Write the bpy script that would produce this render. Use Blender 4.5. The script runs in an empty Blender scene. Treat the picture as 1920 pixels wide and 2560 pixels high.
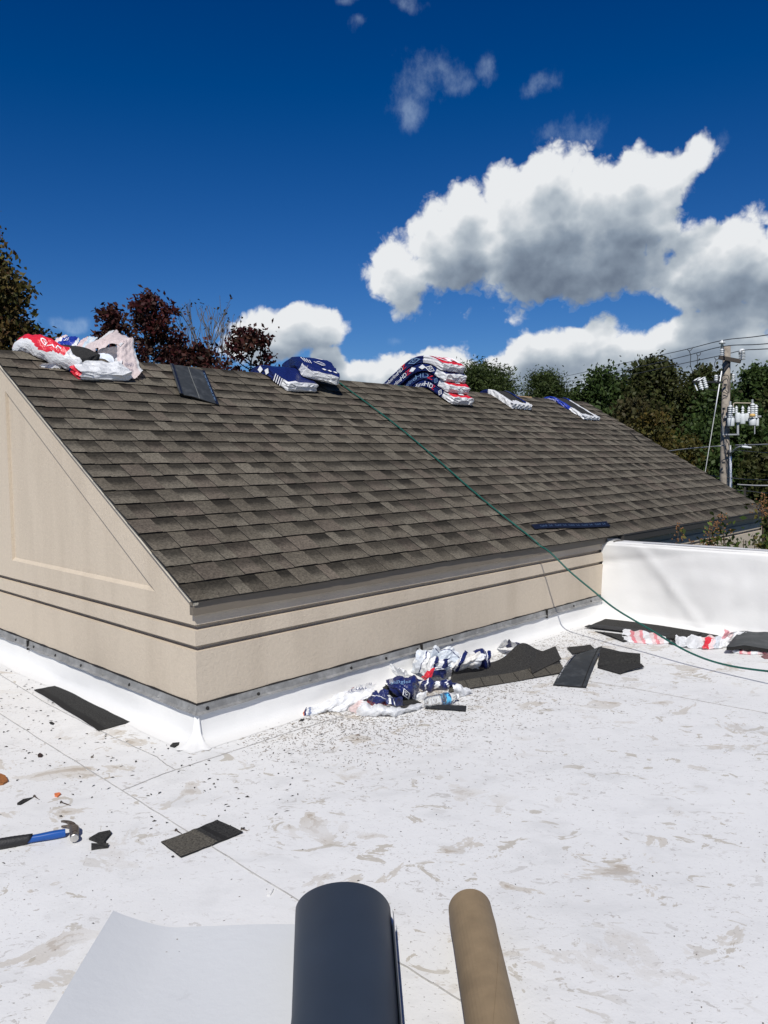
import bpy, bmesh, math, random
import numpy as np
from mathutils import Vector, noise as mnoise

# ------------------------------------------------------------------ camera, sky, sun, exposure
sc = bpy.context.scene
H = 1.38                                     # camera height above the flat roof (m)
FPX, PITCH, ROLL, YAW = 1939.48, 0.0708, -0.0087, 0.8053
SUN_AZ, SUN_EL = math.radians(-6.0), math.radians(46.0)      # the sun stands behind the camera, a little to the left

F = np.array([0, math.cos(PITCH), -math.sin(PITCH)])
R0 = np.array([1.0, 0, 0]); U0 = np.cross(R0, F)
CR = math.cos(ROLL) * R0 + math.sin(ROLL) * U0
CU = -math.sin(ROLL) * R0 + math.cos(ROLL) * U0
O = np.array([0, 0, H]); Z = np.array([0, 0, 1.0])

cam_d = bpy.data.cameras.new('camera'); cam = bpy.data.objects.new('camera', cam_d)
sc.collection.objects.link(cam); sc.camera = cam
cam_d.sensor_fit = 'VERTICAL'; cam_d.sensor_height = 24.0; cam_d.lens = 24.0 * FPX / 2560.0
cam_d.clip_start = 0.05; cam_d.clip_end = 3000
from mathutils import Matrix
cam.matrix_world = Matrix(((CR[0], CU[0], -F[0], O[0]), (CR[1], CU[1], -F[1], O[1]), (CR[2], CU[2], -F[2], O[2]), (0, 0, 0, 1)))

sc.view_settings.view_transform = 'Standard'; sc.view_settings.look = 'None'
sc.view_settings.exposure = 0.0; sc.view_settings.gamma = 1.0; sc.view_settings.use_curve_mapping = False
sc.cycles.use_denoising = True
sc.cycles.max_bounces = 6; sc.cycles.transparent_max_bounces = 12
sc.render.film_transparent = False

SUNV = np.array([math.sin(SUN_AZ) * math.cos(SUN_EL), -math.cos(SUN_AZ) * math.cos(SUN_EL), math.sin(SUN_EL)])
sun_d = bpy.data.lights.new('sun', 'SUN'); sun_o = bpy.data.objects.new('sun', sun_d)
sc.collection.objects.link(sun_o)
sun_d.energy = 4.7; sun_d.angle = math.radians(0.53); sun_d.color = (1.0, 0.965, 0.905)
sun_o.rotation_euler = Vector(SUNV).to_track_quat('Z', 'Y').to_euler(); sun_o.location = (0, -20, 30)


def ray(x, y):
    return F + CR * (x - 960) / FPX - CU * (y - 1280) / FPX


def azel(x, y):
    d = ray(x, y); d = d / np.linalg.norm(d)
    return math.atan2(d[0], d[1]), math.asin(d[2])


world = bpy.data.worlds.new('World'); sc.world = world; world.use_nodes = True
wt = world.node_tree; wt.nodes.clear()


class W:
    """tiny expression builder for the world's node tree"""
    def __init__(s, sock): s.s = sock
    @staticmethod
    def op(o, *a, clamp=False):
        n = W.t.nodes.new('ShaderNodeMath'); n.operation = o; n.use_clamp = clamp
        for i, x in enumerate(a):
            if isinstance(x, W): W.t.links.new(x.s, n.inputs[i])
            else: n.inputs[i].default_value = x
        return W(n.outputs[0])
    def __add__(s, o): return W.op('ADD', s, o)
    def __sub__(s, o): return W.op('SUBTRACT', s, o)
    def __rsub__(s, o): return W.op('SUBTRACT', o, s)
    def __mul__(s, o): return W.op('MULTIPLY', s, o)
    __radd__ = __add__; __rmul__ = __mul__


W.t = wt


def wvec(o, *a):
    n = W.t.nodes.new('ShaderNodeVectorMath'); n.operation = o
    for i, x in enumerate(a):
        if isinstance(x, tuple): n.inputs[i].default_value = x
        else: W.t.links.new(x, n.inputs[i])
    return n.outputs[0]


def wnoise(vec, scale, detail, rough, color=False):
    n = W.t.nodes.new('ShaderNodeTexNoise'); n.inputs['Scale'].default_value = scale
    n.inputs['Detail'].default_value = detail; n.inputs['Roughness'].default_value = rough
    W.t.links.new(vec, n.inputs['Vector']); return n.outputs['Color'] if color else W(n.outputs['Fac'])


tint_col = (0.50, 0.78, 1.0, 1)
SKY_STRENGTH = .0745
tc = wt.nodes.new('ShaderNodeTexCoord'); DIR = tc.outputs['Generated']
sky = wt.nodes.new('ShaderNodeTexSky'); sky.sky_type = 'NISHITA'; sky.sun_disc = False
sky.sun_elevation = SUN_EL; sky.sun_rotation = math.pi - SUN_AZ
sky.air_density = 1.0; sky.dust_density = 0.2; sky.ozone_density = 1.6; sky.altitude = 300

# cumulus bodies: (px, py, half width, half height, tilt deg, peak), turned into azimuth / elevation
BLOBS = [
    (1130, 645, 205, 122, 6, 1.0), (1015, 695, 95, 90, 0, .85), (1330, 605, 205, 195, 10, 1.1), (1550, 535, 180, 155, -10, 1.05),
    (1450, 685, 250, 100, -2, 1.1), (1690, 445, 70, 100, 20, .72), (1165, 555, 120, 95, 0, .9), (1385, 450, 80, 90, 0, .85), (1565, 440, 95, 80, 0, .85),
    (1815, 665, 175, 95, -8, 1.0), (1960, 680, 150, 120, -20, 1.0), (1690, 870, 350, 90, -14, 1.05), (1320, 925, 330, 85, -8, 1.05), (1035, 930, 175, 70, -6, .95), (1900, 905, 200, 95, -8, 1.05),
    (1500, 985, 620, 85, -3, 1.0), (950, 985, 250, 50, 0, .8), (860, 930, 110, 45, 0, .85), (735, 822, 165, 66, 6, .95), (650, 850, 95, 55, 0, .85), (820, 905, 70, 40, 0, .7),
    (2200, 760, 300, 170, 0, 1.0), (2500, 850, 400, 130, 0, .95), (-560, 850, 300, 80, 0, .85),
]
# thin torn wisps
WISPS = [(1085, 185, 80, 62, 20, .95), (1060, 245, 48, 52, 0, .9), (1180, 165, 42, 45, 0, .7), (1330, 205, 75, 42, -15, .8), (1400, 340, 90, 45, 0, .7), (160, 798, 60, 26, 0, 1.1), (78, 775, 36, 16, 0, .6),
         (1010, 838, 45, 16, -10, .6), (860, 6, 45, 22, 0, .7), (1025, 5, 45, 22, 0, .75), (908, 82, 22, 16, 0, .55), (1745, 385, 55, 45, 0, .8)]


def group(name, build):
    g = bpy.data.node_groups.new(name, 'ShaderNodeTree')
    g.interface.new_socket('Vector', in_out='INPUT', socket_type='NodeSocketVector')
    outs = build(g)
    go = g.nodes.new('NodeGroupOutput')
    for n, s in outs: g.interface.new_socket(n, in_out='OUTPUT', socket_type='NodeSocketFloat')
    for i, (n, s) in enumerate(outs): g.links.new(s.s, go.inputs[i])
    return g


def density_nodes(g, detail, fine):
    W.t = g
    gi = g.nodes.new('NodeGroupInput'); v = gi.outputs[0]
    sp = g.nodes.new('ShaderNodeSeparateXYZ'); g.links.new(v, sp.inputs[0])
    x, y, z = (W(sp.outputs[i]) for i in range(3))
    az = W.op('ARCTAN2', x, y); el = W.op('ARCSINE', z)
    nw = wnoise(v, 7.0, 3.0, .55, color=True)
    sub = wvec('MULTIPLY_ADD', nw, (.13, .10, 0), (-.065, -.05, 0))
    cb = g.nodes.new('ShaderNodeCombineXYZ'); g.links.new(az.s, cb.inputs[0]); g.links.new(el.s, cb.inputs[1])
    pos_ = wvec('ADD', cb.outputs[0], sub)
    def field(lst, base):
        S = None
        for (px, py, a, b, t, pk) in lst:
            a0, e0 = azel(px, py); c = math.cos(e0)
            m = g.nodes.new('ShaderNodeMapping'); m.vector_type = 'TEXTURE'
            m.inputs[1].default_value = (a0, e0, 0); m.inputs[2].default_value = (0, 0, -math.radians(t)); m.inputs[3].default_value = (a / FPX * math.cos(a0) ** 1.5 / c, b / FPX, 1)
            g.links.new(pos_, m.inputs[0])
            ln = g.nodes.new('ShaderNodeVectorMath'); ln.operation = 'LENGTH'; g.links.new(m.outputs[0], ln.inputs[0])
            f = W.op('MULTIPLY_ADD', W(ln.outputs['Value']), -pk, pk)
            S = f if S is None else W.op('SMOOTH_MAX', S, f, .10)
        return S
    S = field(BLOBS, 0)
    low = wnoise(wvec('MULTIPLY', v, (1, 1, 2.2)), 3.3, 3, .5)
    side = W.op('MINIMUM', W.op('ABSOLUTE', az) * 1.6 - 1.35, .6)
    gen = (low - .52) * 3.0 - W.op('ABSOLUTE', el - .14) * 3.2
    S = W.op('MAXIMUM', S, W.op('MINIMUM', gen, side))
    vo = g.nodes.new('ShaderNodeTexVoronoi'); vo.feature = 'F1'; vo.inputs['Scale'].default_value = 26.0; vo.inputs['Detail'].default_value = fine; vo.inputs['Roughness'].default_value = .48; vo.inputs['Lacunarity'].default_value = 2.3
    nv = wnoise(v, 30.0, 3.0, .6, color=True)
    g.links.new(wvec('ADD', v, wvec('MULTIPLY_ADD', nv, (.03, .03, .03), (-.015, -.015, -.015))), vo.inputs['Vector'])
    puff = .52 - W(vo.outputs['Distance'])
    fb = wnoise(v, 15.0, detail, .58)
    D = S + (fb - .5) * .78 + puff * .40 + .12
    if fine < 3: return [('D', D)]
    Wf = field(WISPS, 0)
    fw = wnoise(wvec('MULTIPLY', v, (1.0, 1.0, .6)), 24.0, 9.0, .68)
    Dw = W.op('MINIMUM', Wf, .55) * 1.05 + (fw - .56) * 2.0
    return [('D', D), ('Wisp', Dw), ('Fb', fb)]


g_fine = group('cloud_body', lambda g: density_nodes(g, 7.0, 3.0))
g_low = group('cloud_shade', lambda g: density_nodes(g, 3.0, 1.0))
W.t = wt


spd = wt.nodes.new('ShaderNodeSeparateXYZ'); wt.links.new(DIR, spd.inputs[0])
near = W.op('MINIMUM', W.op('MAXIMUM', W(spd.outputs[2]) * 3.6, .22), 1.0)      # far, low clouds look smaller


def dens(g, off=None):
    n = wt.nodes.new('ShaderNodeGroup'); n.node_tree = g
    if off:
        sc_ = wt.nodes.new('ShaderNodeVectorMath'); sc_.operation = 'SCALE'; sc_.inputs[0].default_value = off; wt.links.new(near.s, sc_.inputs['Scale'])
        wt.links.new(wvec('ADD', DIR, sc_.outputs[0]), n.inputs[0])
    else: wt.links.new(DIR, n.inputs[0])
    return [W(o) for o in n.outputs]


D0, DW, FB = dens(g_fine)
D1, = dens(g_low, (-.004, 0, .013)); D2, = dens(g_low, (-.010, 0, .034)); D3, = dens(g_low, (-.02, 0, .080))
pos = lambda d: W.op('MINIMUM', W.op('MAXIMUM', d, 0.0), 0.9)
def sstep(d, lo, hi):
    t = W.op('MULTIPLY', d - lo, 1 / (hi - lo), clamp=True); return t * t * (3.0 - t * 2.0)
alpha = sstep(D0, -.02, .22)
aw = sstep(DW, -.02, 1.2) * .46
depth = pos(D1) * .55 + pos(D2) * 1.15 + pos(D3) * 1.55
lit = W.op('EXPONENT', depth * -.74) + (D0 - D1) * .15 + (FB - .5) * .12 + (1.0 - near) * .16
lit = W.op('MULTIPLY', lit, 1.0, clamp=True)
litw = W.op('MAXIMUM', lit, sstep(.1 - D0, 0, .15))
cr = wt.nodes.new('ShaderNodeValToRGB'); wt.links.new(litw.s, cr.inputs[0])
els = cr.color_ramp.elements
els[0].position = 0.06; els[0].color = (.115, .150, .215, 1)
els[1].position = 0.74; els[1].color = (.86, .88, .90, 1)
e = els.new(.25); e.color = (.26, .32, .40, 1)
e = els.new(.48); e.color = (.50, .56, .62, 1)
tint = wt.nodes.new('ShaderNodeMix'); tint.data_type = 'RGBA'; tint.blend_type = 'MULTIPLY'; tint.inputs[0].default_value = 1.0
hs = wt.nodes.new('ShaderNodeHueSaturation'); hs.inputs['Saturation'].default_value = 1.38; wt.links.new(sky.outputs[0], hs.inputs['Color'])
wt.links.new(hs.outputs[0], tint.inputs[6])
tone = wvec('MAXIMUM', wvec('MULTIPLY_ADD', tint.outputs[2], (.98, .87, 1.066), (-.18, -.31, -.93)), (0, 0, 0)); tint.inputs[7].default_value = tint_col
bg1 = wt.nodes.new('ShaderNodeBackground'); wt.links.new(tone, bg1.inputs[0]); bg1.inputs[1].default_value = SKY_STRENGTH
bg2 = wt.nodes.new('ShaderNodeBackground'); wt.links.new(cr.outputs[0], bg2.inputs[0]); bg2.inputs[1].default_value = 0.95
bg3 = wt.nodes.new('ShaderNodeBackground'); bg3.inputs[0].default_value = (.60, .76, .95, 1); bg3.inputs[1].default_value = .88
mw = wt.nodes.new('ShaderNodeMixShader'); wt.links.new(aw.s, mw.inputs[0]); wt.links.new(bg1.outputs[0], mw.inputs[1]); wt.links.new(bg3.outputs[0], mw.inputs[2])
mx = wt.nodes.new('ShaderNodeMixShader'); wt.links.new(alpha.s, mx.inputs[0])
wt.links.new(mw.outputs[0], mx.inputs[1]); wt.links.new(bg2.outputs[0], mx.inputs[2])
wo = wt.nodes.new('ShaderNodeOutputWorld'); wt.links.new(mx.outputs[0], wo.inputs[0])

# ------------------------------------------------------------------ the place's own frame
dR = np.array([math.cos(YAW), math.sin(YAW), 0]); dL = np.array([-math.sin(YAW), math.cos(YAW), 0])
C = np.array([-.6641, 2.6761, 0]) * H        # foot of the stucco corner
SL = .5268                                   # roof slope
ZE = .511 * H
E0 = C + Z * ZE - dL * .041 - dR * .041      # eave corner of the shingles
LEN, RUN = 2.845, 8.05                       # rake length, eave length
up = dL * math.cos(SL) + Z * math.sin(SL)
nrm = -dL * math.sin(SL) + Z * math.cos(SL)
GZ = -4.5                                    # street level
UPAR = 4.016                                 # face of the parapet


def hit(x, y, P0, n):
    d = ray(x, y); return O + d * ((P0 - O) @ n / (d @ n))
def gp(x, y, z=0.0): return hit(x, y, np.array([0, 0, z]), Z)
def rp(x, y, n=0.0): return hit(x, y, E0 + nrm * n, nrm)
def at(x, y, dist): return O + ray(x, y) * dist
def B(u, v, z): return C + dR * u + dL * v + Z * z
def RP(u, s, n=0.0): return E0 + dR * u + up * s + nrm * n
def rl(P): q = P - E0; return q @ dR, q @ up


def drape(u, s, n, r=.15):
    """a point n above the roof, s up the slope; past the ridge it follows the back slope round a soft bend"""
    phi = 2 * SL; T = r * math.tan(SL)
    if s <= LEN - T: return RP(u, s, n)
    cc = RP(u, LEN - T, -r)
    th = min((s - (LEN - T)) / r, phi)
    nn = dL * (-math.sin(SL - th)) + Z * math.cos(SL - th)
    P = cc + nn * (r + n)
    rest = s - (LEN - T) - r * phi
    if rest > 0: P = P + (dL * math.cos(SL) - Z * math.sin(SL)) * rest
    return P


# ------------------------------------------------------------------ materials
MATS = {}


def new_mat(name):
    m = bpy.data.materials.new(name); m.use_nodes = True
    nt = m.node_tree; return m, nt, nt.nodes['Principled BSDF'], nt.nodes['Material Output']


def nd(nt, t, **kw):
    n = nt.nodes.new(t)
    for k, v in kw.items():
        if k in n.inputs.keys(): n.inputs[k].default_value = v
        else: setattr(n, k, v)
    return n


def mat(name, col, rough=.7, var=.0, vscale=8, bump=0, bscale=40, bdist=.01, metal=0, spec=.4, col2=None, c2scale=5, c2lo=.45, c2hi=.6, detail=5, coords='Object', trans=0, ior=1.45, sheen=0):
    if name in MATS: return MATS[name]
    m, nt, bs, out = new_mat(name); L = nt.links.new
    t = nd(nt, 'ShaderNodeTexCoord'); co = t.outputs[coords]
    rgb = nd(nt, 'ShaderNodeRGB'); rgb.outputs[0].default_value = (*col, 1); c = rgb.outputs[0]
    if col2:
        n = nd(nt, 'ShaderNodeTexNoise', Scale=c2scale, Detail=detail, Roughness=.6); L(co, n.inputs['Vector'])
        mr = nd(nt, 'ShaderNodeMapRange'); mr.inputs[1].default_value = c2lo; mr.inputs[2].default_value = c2hi; L(n.outputs['Fac'], mr.inputs[0])
        mxn = nd(nt, 'ShaderNodeMix', data_type='RGBA'); L(mr.outputs[0], mxn.inputs[0]); L(c, mxn.inputs[6]); mxn.inputs[7].default_value = (*col2, 1); c = mxn.outputs[2]
    if var:
        n = nd(nt, 'ShaderNodeTexNoise', Scale=vscale, Detail=detail, Roughness=.65); L(co, n.inputs['Vector'])
        mr = nd(nt, 'ShaderNodeMapRange'); mr.inputs[1].default_value = .25; mr.inputs[2].default_value = .75
        mr.inputs[3].default_value = 1 - var; mr.inputs[4].default_value = 1 + var; L(n.outputs['Fac'], mr.inputs[0])
        vm = nd(nt, 'ShaderNodeVectorMath', operation='SCALE'); L(c, vm.inputs[0]); L(mr.outputs[0], vm.inputs['Scale']); c = vm.outputs[0]
    L(c, bs.inputs['Base Color'])
    bs.inputs['Roughness'].default_value = rough; bs.inputs['Metallic'].default_value = metal
    bs.inputs['Specular IOR Level'].default_value = spec
    if trans: bs.inputs['Transmission Weight'].default_value = trans; bs.inputs['IOR'].default_value = ior
    if bump:
        n = nd(nt, 'ShaderNodeTexNoise', Scale=bscale, Detail=4, Roughness=.6); L(co, n.inputs['Vector'])
        b = nd(nt, 'ShaderNodeBump', Strength=bump, Distance=bdist); L(n.outputs['Fac'], b.inputs['Height']); L(b.outputs[0], bs.inputs['Normal'])
    MATS[name] = m; return m


def attr_mat(name, rough=.9, grain=0.0, gscale=300, translucent=0.0, band=False, spec=.2, bump=0):
    """colour from the mesh attribute 'col' (alpha: how dark the upper part of a tab is), with granules"""
    m, nt, bs, out = new_mat(name); L = nt.links.new
    a = nd(nt, 'ShaderNodeAttribute', attribute_name='col'); c = a.outputs['Color']
    t = nd(nt, 'ShaderNodeTexCoord')
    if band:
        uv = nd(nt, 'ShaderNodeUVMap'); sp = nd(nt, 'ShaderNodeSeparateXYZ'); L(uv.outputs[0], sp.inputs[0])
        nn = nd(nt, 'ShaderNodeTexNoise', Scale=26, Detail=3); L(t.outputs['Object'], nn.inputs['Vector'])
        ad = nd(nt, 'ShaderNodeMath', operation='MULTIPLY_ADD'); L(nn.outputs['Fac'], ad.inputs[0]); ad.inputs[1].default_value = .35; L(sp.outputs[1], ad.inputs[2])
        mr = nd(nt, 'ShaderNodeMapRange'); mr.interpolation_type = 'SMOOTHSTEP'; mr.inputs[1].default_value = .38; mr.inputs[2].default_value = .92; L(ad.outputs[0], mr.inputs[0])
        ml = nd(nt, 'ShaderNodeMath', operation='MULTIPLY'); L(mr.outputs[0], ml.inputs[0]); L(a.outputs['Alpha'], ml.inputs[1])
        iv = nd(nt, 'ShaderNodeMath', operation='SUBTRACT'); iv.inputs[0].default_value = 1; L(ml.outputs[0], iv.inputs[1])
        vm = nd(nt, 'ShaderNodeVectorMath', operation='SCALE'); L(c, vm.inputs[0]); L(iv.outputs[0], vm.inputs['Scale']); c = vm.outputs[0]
    if grain:
        n = nd(nt, 'ShaderNodeTexNoise', Scale=gscale, Detail=3, Roughness=.8); L(t.outputs['Object'], n.inputs['Vector'])
        mr = nd(nt, 'ShaderNodeMapRange'); mr.inputs[1].default_value = .3; mr.inputs[2].default_value = .7
        mr.inputs[3].default_value = 1 - grain; mr.inputs[4].default_value = 1 + grain; L(n.outputs['Fac'], mr.inputs[0])
        n2 = nd(nt, 'ShaderNodeTexNoise', Scale=2.2, Detail=4, Roughness=.6); L(t.outputs['Object'], n2.inputs['Vector'])
        m2 = nd(nt, 'ShaderNodeMapRange'); m2.inputs[1].default_value = .3; m2.inputs[2].default_value = .7; m2.inputs[3].default_value = .82; m2.inputs[4].default_value = 1.18; L(n2.outputs['Fac'], m2.inputs[0])
        mm = nd(nt, 'ShaderNodeMath', operation='MULTIPLY'); L(mr.outputs[0], mm.inputs[0]); L(m2.outputs[0], mm.inputs[1])
        vm = nd(nt, 'ShaderNodeVectorMath', operation='SCALE'); L(c, vm.inputs[0]); L(mm.outputs[0], vm.inputs['Scale']); c = vm.outputs[0]
        if bump:
            b = nd(nt, 'ShaderNodeBump', Strength=bump, Distance=.004); L(n.outputs['Fac'], b.inputs['Height']); L(b.outputs[0], bs.inputs['Normal'])
    L(c, bs.inputs['Base Color']); bs.inputs['Roughness'].default_value = rough; bs.inputs['Specular IOR Level'].default_value = spec
    if translucent:
        tr = nd(nt, 'ShaderNodeBsdfTranslucent'); L(c, tr.inputs[0]); ms = nd(nt, 'ShaderNodeMixShader'); ms.inputs[0].default_value = translucent
        L(bs.outputs[0], ms.inputs[1]); L(tr.outputs[0], ms.inputs[2]); L(ms.outputs[0], out.inputs[0])
    MATS[name] = m; return m


def wrap_mat(name, stops, rough=.32, film=.25, wob=.06, axis=0):
    """printed plastic film: flat colour fields along one UV axis, slightly translucent, glossy"""
    m, nt, bs, out = new_mat(name); L = nt.links.new
    uv = nd(nt, 'ShaderNodeUVMap'); sp = nd(nt, 'ShaderNodeSeparateXYZ'); L(uv.outputs[0], sp.inputs[0])
    n = nd(nt, 'ShaderNodeTexNoise', Scale=3.0, Detail=2); L(uv.outputs[0], n.inputs['Vector'])
    ad = nd(nt, 'ShaderNodeMath', operation='MULTIPLY_ADD'); L(n.outputs['Fac'], ad.inputs[0]); ad.inputs[1].default_value = wob; L(sp.outputs[axis], ad.inputs[2])
    r = nd(nt, 'ShaderNodeValToRGB'); r.color_ramp.interpolation = 'CONSTANT'; L(ad.outputs[0], r.inputs[0])
    els = r.color_ramp.elements
    while len(els) > 1: els.remove(els[-1])
    els[0].position = stops[0][0]; els[0].color = (*stops[0][1], 1)
    for p, c in stops[1:]: els.new(p).color = (*c, 1)
    L(r.outputs[0], bs.inputs['Base Color']); bs.inputs['Roughness'].default_value = rough; bs.inputs['Specular IOR Level'].default_value = .5
    t = nd(nt, 'ShaderNodeTexCoord'); n2 = nd(nt, 'ShaderNodeTexNoise', Scale=38, Detail=4, Roughness=.6); L(t.outputs['Object'], n2.inputs['Vector'])
    b = nd(nt, 'ShaderNodeBump', Strength=.55, Distance=.012); L(n2.outputs['Fac'], b.inputs['Height']); L(b.outputs[0], bs.inputs['Normal'])
    tr = nd(nt, 'ShaderNodeBsdfTranslucent'); L(r.outputs[0], tr.inputs[0]); ms = nd(nt, 'ShaderNodeMixShader'); ms.inputs[0].default_value = film
    L(bs.outputs[0], ms.inputs[1]); L(tr.outputs[0], ms.inputs[2]); L(ms.outputs[0], out.inputs[0])
    MATS[name] = m; return m


WHITE, NAVY, RED, PINK, ROYAL, GREYW = (.80, .81, .82), (.010, .018, .10), (.66, .025, .045), (.80, .64, .63), (.02, .045, .34), (.55, .60, .66)
m_white = wrap_mat('film_white', [(0, WHITE)], film=.2)
m_navy = wrap_mat('film_navy', [(0, NAVY)], film=.04, rough=.25)
m_red = wrap_mat('film_red', [(0, RED)], film=.1)
m_royal = wrap_mat('film_royal_blue', [(0, ROYAL)], film=.06)
m_pink = wrap_mat('film_pink', [(0, (.82, .70, .68)), (.93, WHITE)], film=.35, rough=.4)
m_label = wrap_mat('film_white_navy', [(0, WHITE), (.40, NAVY), (.60, WHITE), (.83, NAVY)], film=.12)
m_navy_w = wrap_mat('film_navy_white', [(0, NAVY), (.72, WHITE), (.80, NAVY), (.9, WHITE)], film=.06, axis=1)
m_greyw = wrap_mat('film_grey_inside', [(0, (.62, .66, .70)), (.35, WHITE), (.5, (.60, .65, .70)), (.86, NAVY), (.9, (.64, .67, .70))], film=.12, axis=1)
m_redstripe = wrap_mat('film_red_striped', [(0, WHITE), (.18, (.75, .25, .28)), (.26, PINK), (.38, (.78, .32, .34)), (.45, WHITE), (.6, PINK), (.7, (.76, .28, .3)), (.78, PINK), (.9, WHITE)], film=.25)
m_clear = mat('film_clear', (.86, .88, .90), .18, spec=.6, trans=.45, ior=1.1, bump=.6, bscale=45)
m_ink = mat('ink_white', (.82, .83, .85), .5)
m_inkn = mat('ink_navy', (.03, .04, .13), .5)
m_inkr = mat('ink_red', (.62, .03, .05), .5)
m_inkb = mat('ink_pale_blue', (.16, .27, .44), .6)

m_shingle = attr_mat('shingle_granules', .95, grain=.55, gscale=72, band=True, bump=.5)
m_asphalt = mat('asphalt_edge', (.010, .0095, .009), .9)
m_asph_back = mat('asphalt_sanded_black', (.018, .019, .021), .72, var=.35, vscale=60, bump=.25, bscale=300, bdist=.002, col2=(.05, .052, .055), c2scale=9, c2lo=.55, c2hi=.8)
m_felt = mat('felt_grey_black', (.030, .034, .036), .6, var=.3, vscale=30, col2=(.075, .08, .083), c2scale=14, c2lo=.5, c2hi=.8, bump=.2, bscale=120, bdist=.003)
m_granblk = mat('granules_black', (.022, .0215, .020), .95, var=.9, vscale=120, bump=.9, bscale=130, bdist=.004, detail=2)
m_grangrey = mat('granules_grey_brown', (.075, .068, .054), .95, var=.8, vscale=130, bump=.5, bscale=260, bdist=.004, detail=2)
m_grandark = mat('granules_dark', (.026, .025, .023), .95, var=.9, vscale=120, bump=.6, bscale=240, bdist=.004, detail=2)
m_tape = mat('blue_tape', (.005, .009, .024), .75, spec=.15)

m_fascia = mat('fascia_taupe', (.135, .114, .088), .55, var=.08, vscale=4)
m_cream = mat('trim_cream', (.62, .56, .44), .6, var=.06, vscale=6)
m_drip = mat('drip_edge_bronze', (.045, .040, .034), .75, var=.1)
m_galv = mat('galvanised_steel', (.20, .20, .195), .6, var=.30, vscale=9, metal=.1, col2=(.29, .29, .285), c2scale=16, c2lo=.45, c2hi=.7)
m_caulk = mat('caulk_black', (.012, .011, .01), .6)
m_wood = mat('deck_wood', (.25, .19, .12), .8)


def stucco_mat():
    m, nt, bs, out = new_mat('stucco'); L = nt.links.new
    t = nd(nt, 'ShaderNodeTexCoord')
    mp = nd(nt, 'ShaderNodeMapping'); mp.inputs['Scale'].default_value = (1.8, 1.8, .35); L(t.outputs['Object'], mp.inputs[0])
    n1 = nd(nt, 'ShaderNodeTexNoise', Scale=2.0, Detail=5, Roughness=.6); L(mp.outputs[0], n1.inputs['Vector'])
    r = nd(nt, 'ShaderNodeValToRGB'); L(n1.outputs['Fac'], r.inputs[0])
    r.color_ramp.elements[0].position = .34; r.color_ramp.elements[0].color = (.448, .384, .304, 1)
    r.color_ramp.elements[1].position = .56; r.color_ramp.elements[1].color = (.498, .430, .342, 1)
    n2 = nd(nt, 'ShaderNodeTexNoise', Scale=60, Detail=5, Roughness=.65); L(t.outputs['Object'], n2.inputs['Vector'])
    mr = nd(nt, 'ShaderNodeMapRange'); mr.inputs[1].default_value = .3; mr.inputs[2].default_value = .7; mr.inputs[3].default_value = .95; mr.inputs[4].default_value = 1.045; L(n2.outputs['Fac'], mr.inputs[0])
    vm = nd(nt, 'ShaderNodeVectorMath', operation='SCALE'); L(r.outputs[0], vm.inputs[0]); L(mr.outputs[0], vm.inputs['Scale'])
    L(vm.outputs[0], bs.inputs['Base Color']); bs.inputs['Roughness'].default_value = .92; bs.inputs['Specular IOR Level'].default_value = .15
    n3 = nd(nt, 'ShaderNodeTexNoise', Scale=48, Detail=4, Roughness=.6, Distortion=.9); L(t.outputs['Object'], n3.inputs['Vector'])
    b = nd(nt, 'ShaderNodeBump', Strength=.34, Distance=.007); L(n3.outputs['Fac'], b.inputs['Height']); L(b.outputs[0], bs.inputs['Normal'])
    return m


m_stucco = stucco_mat()


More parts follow.
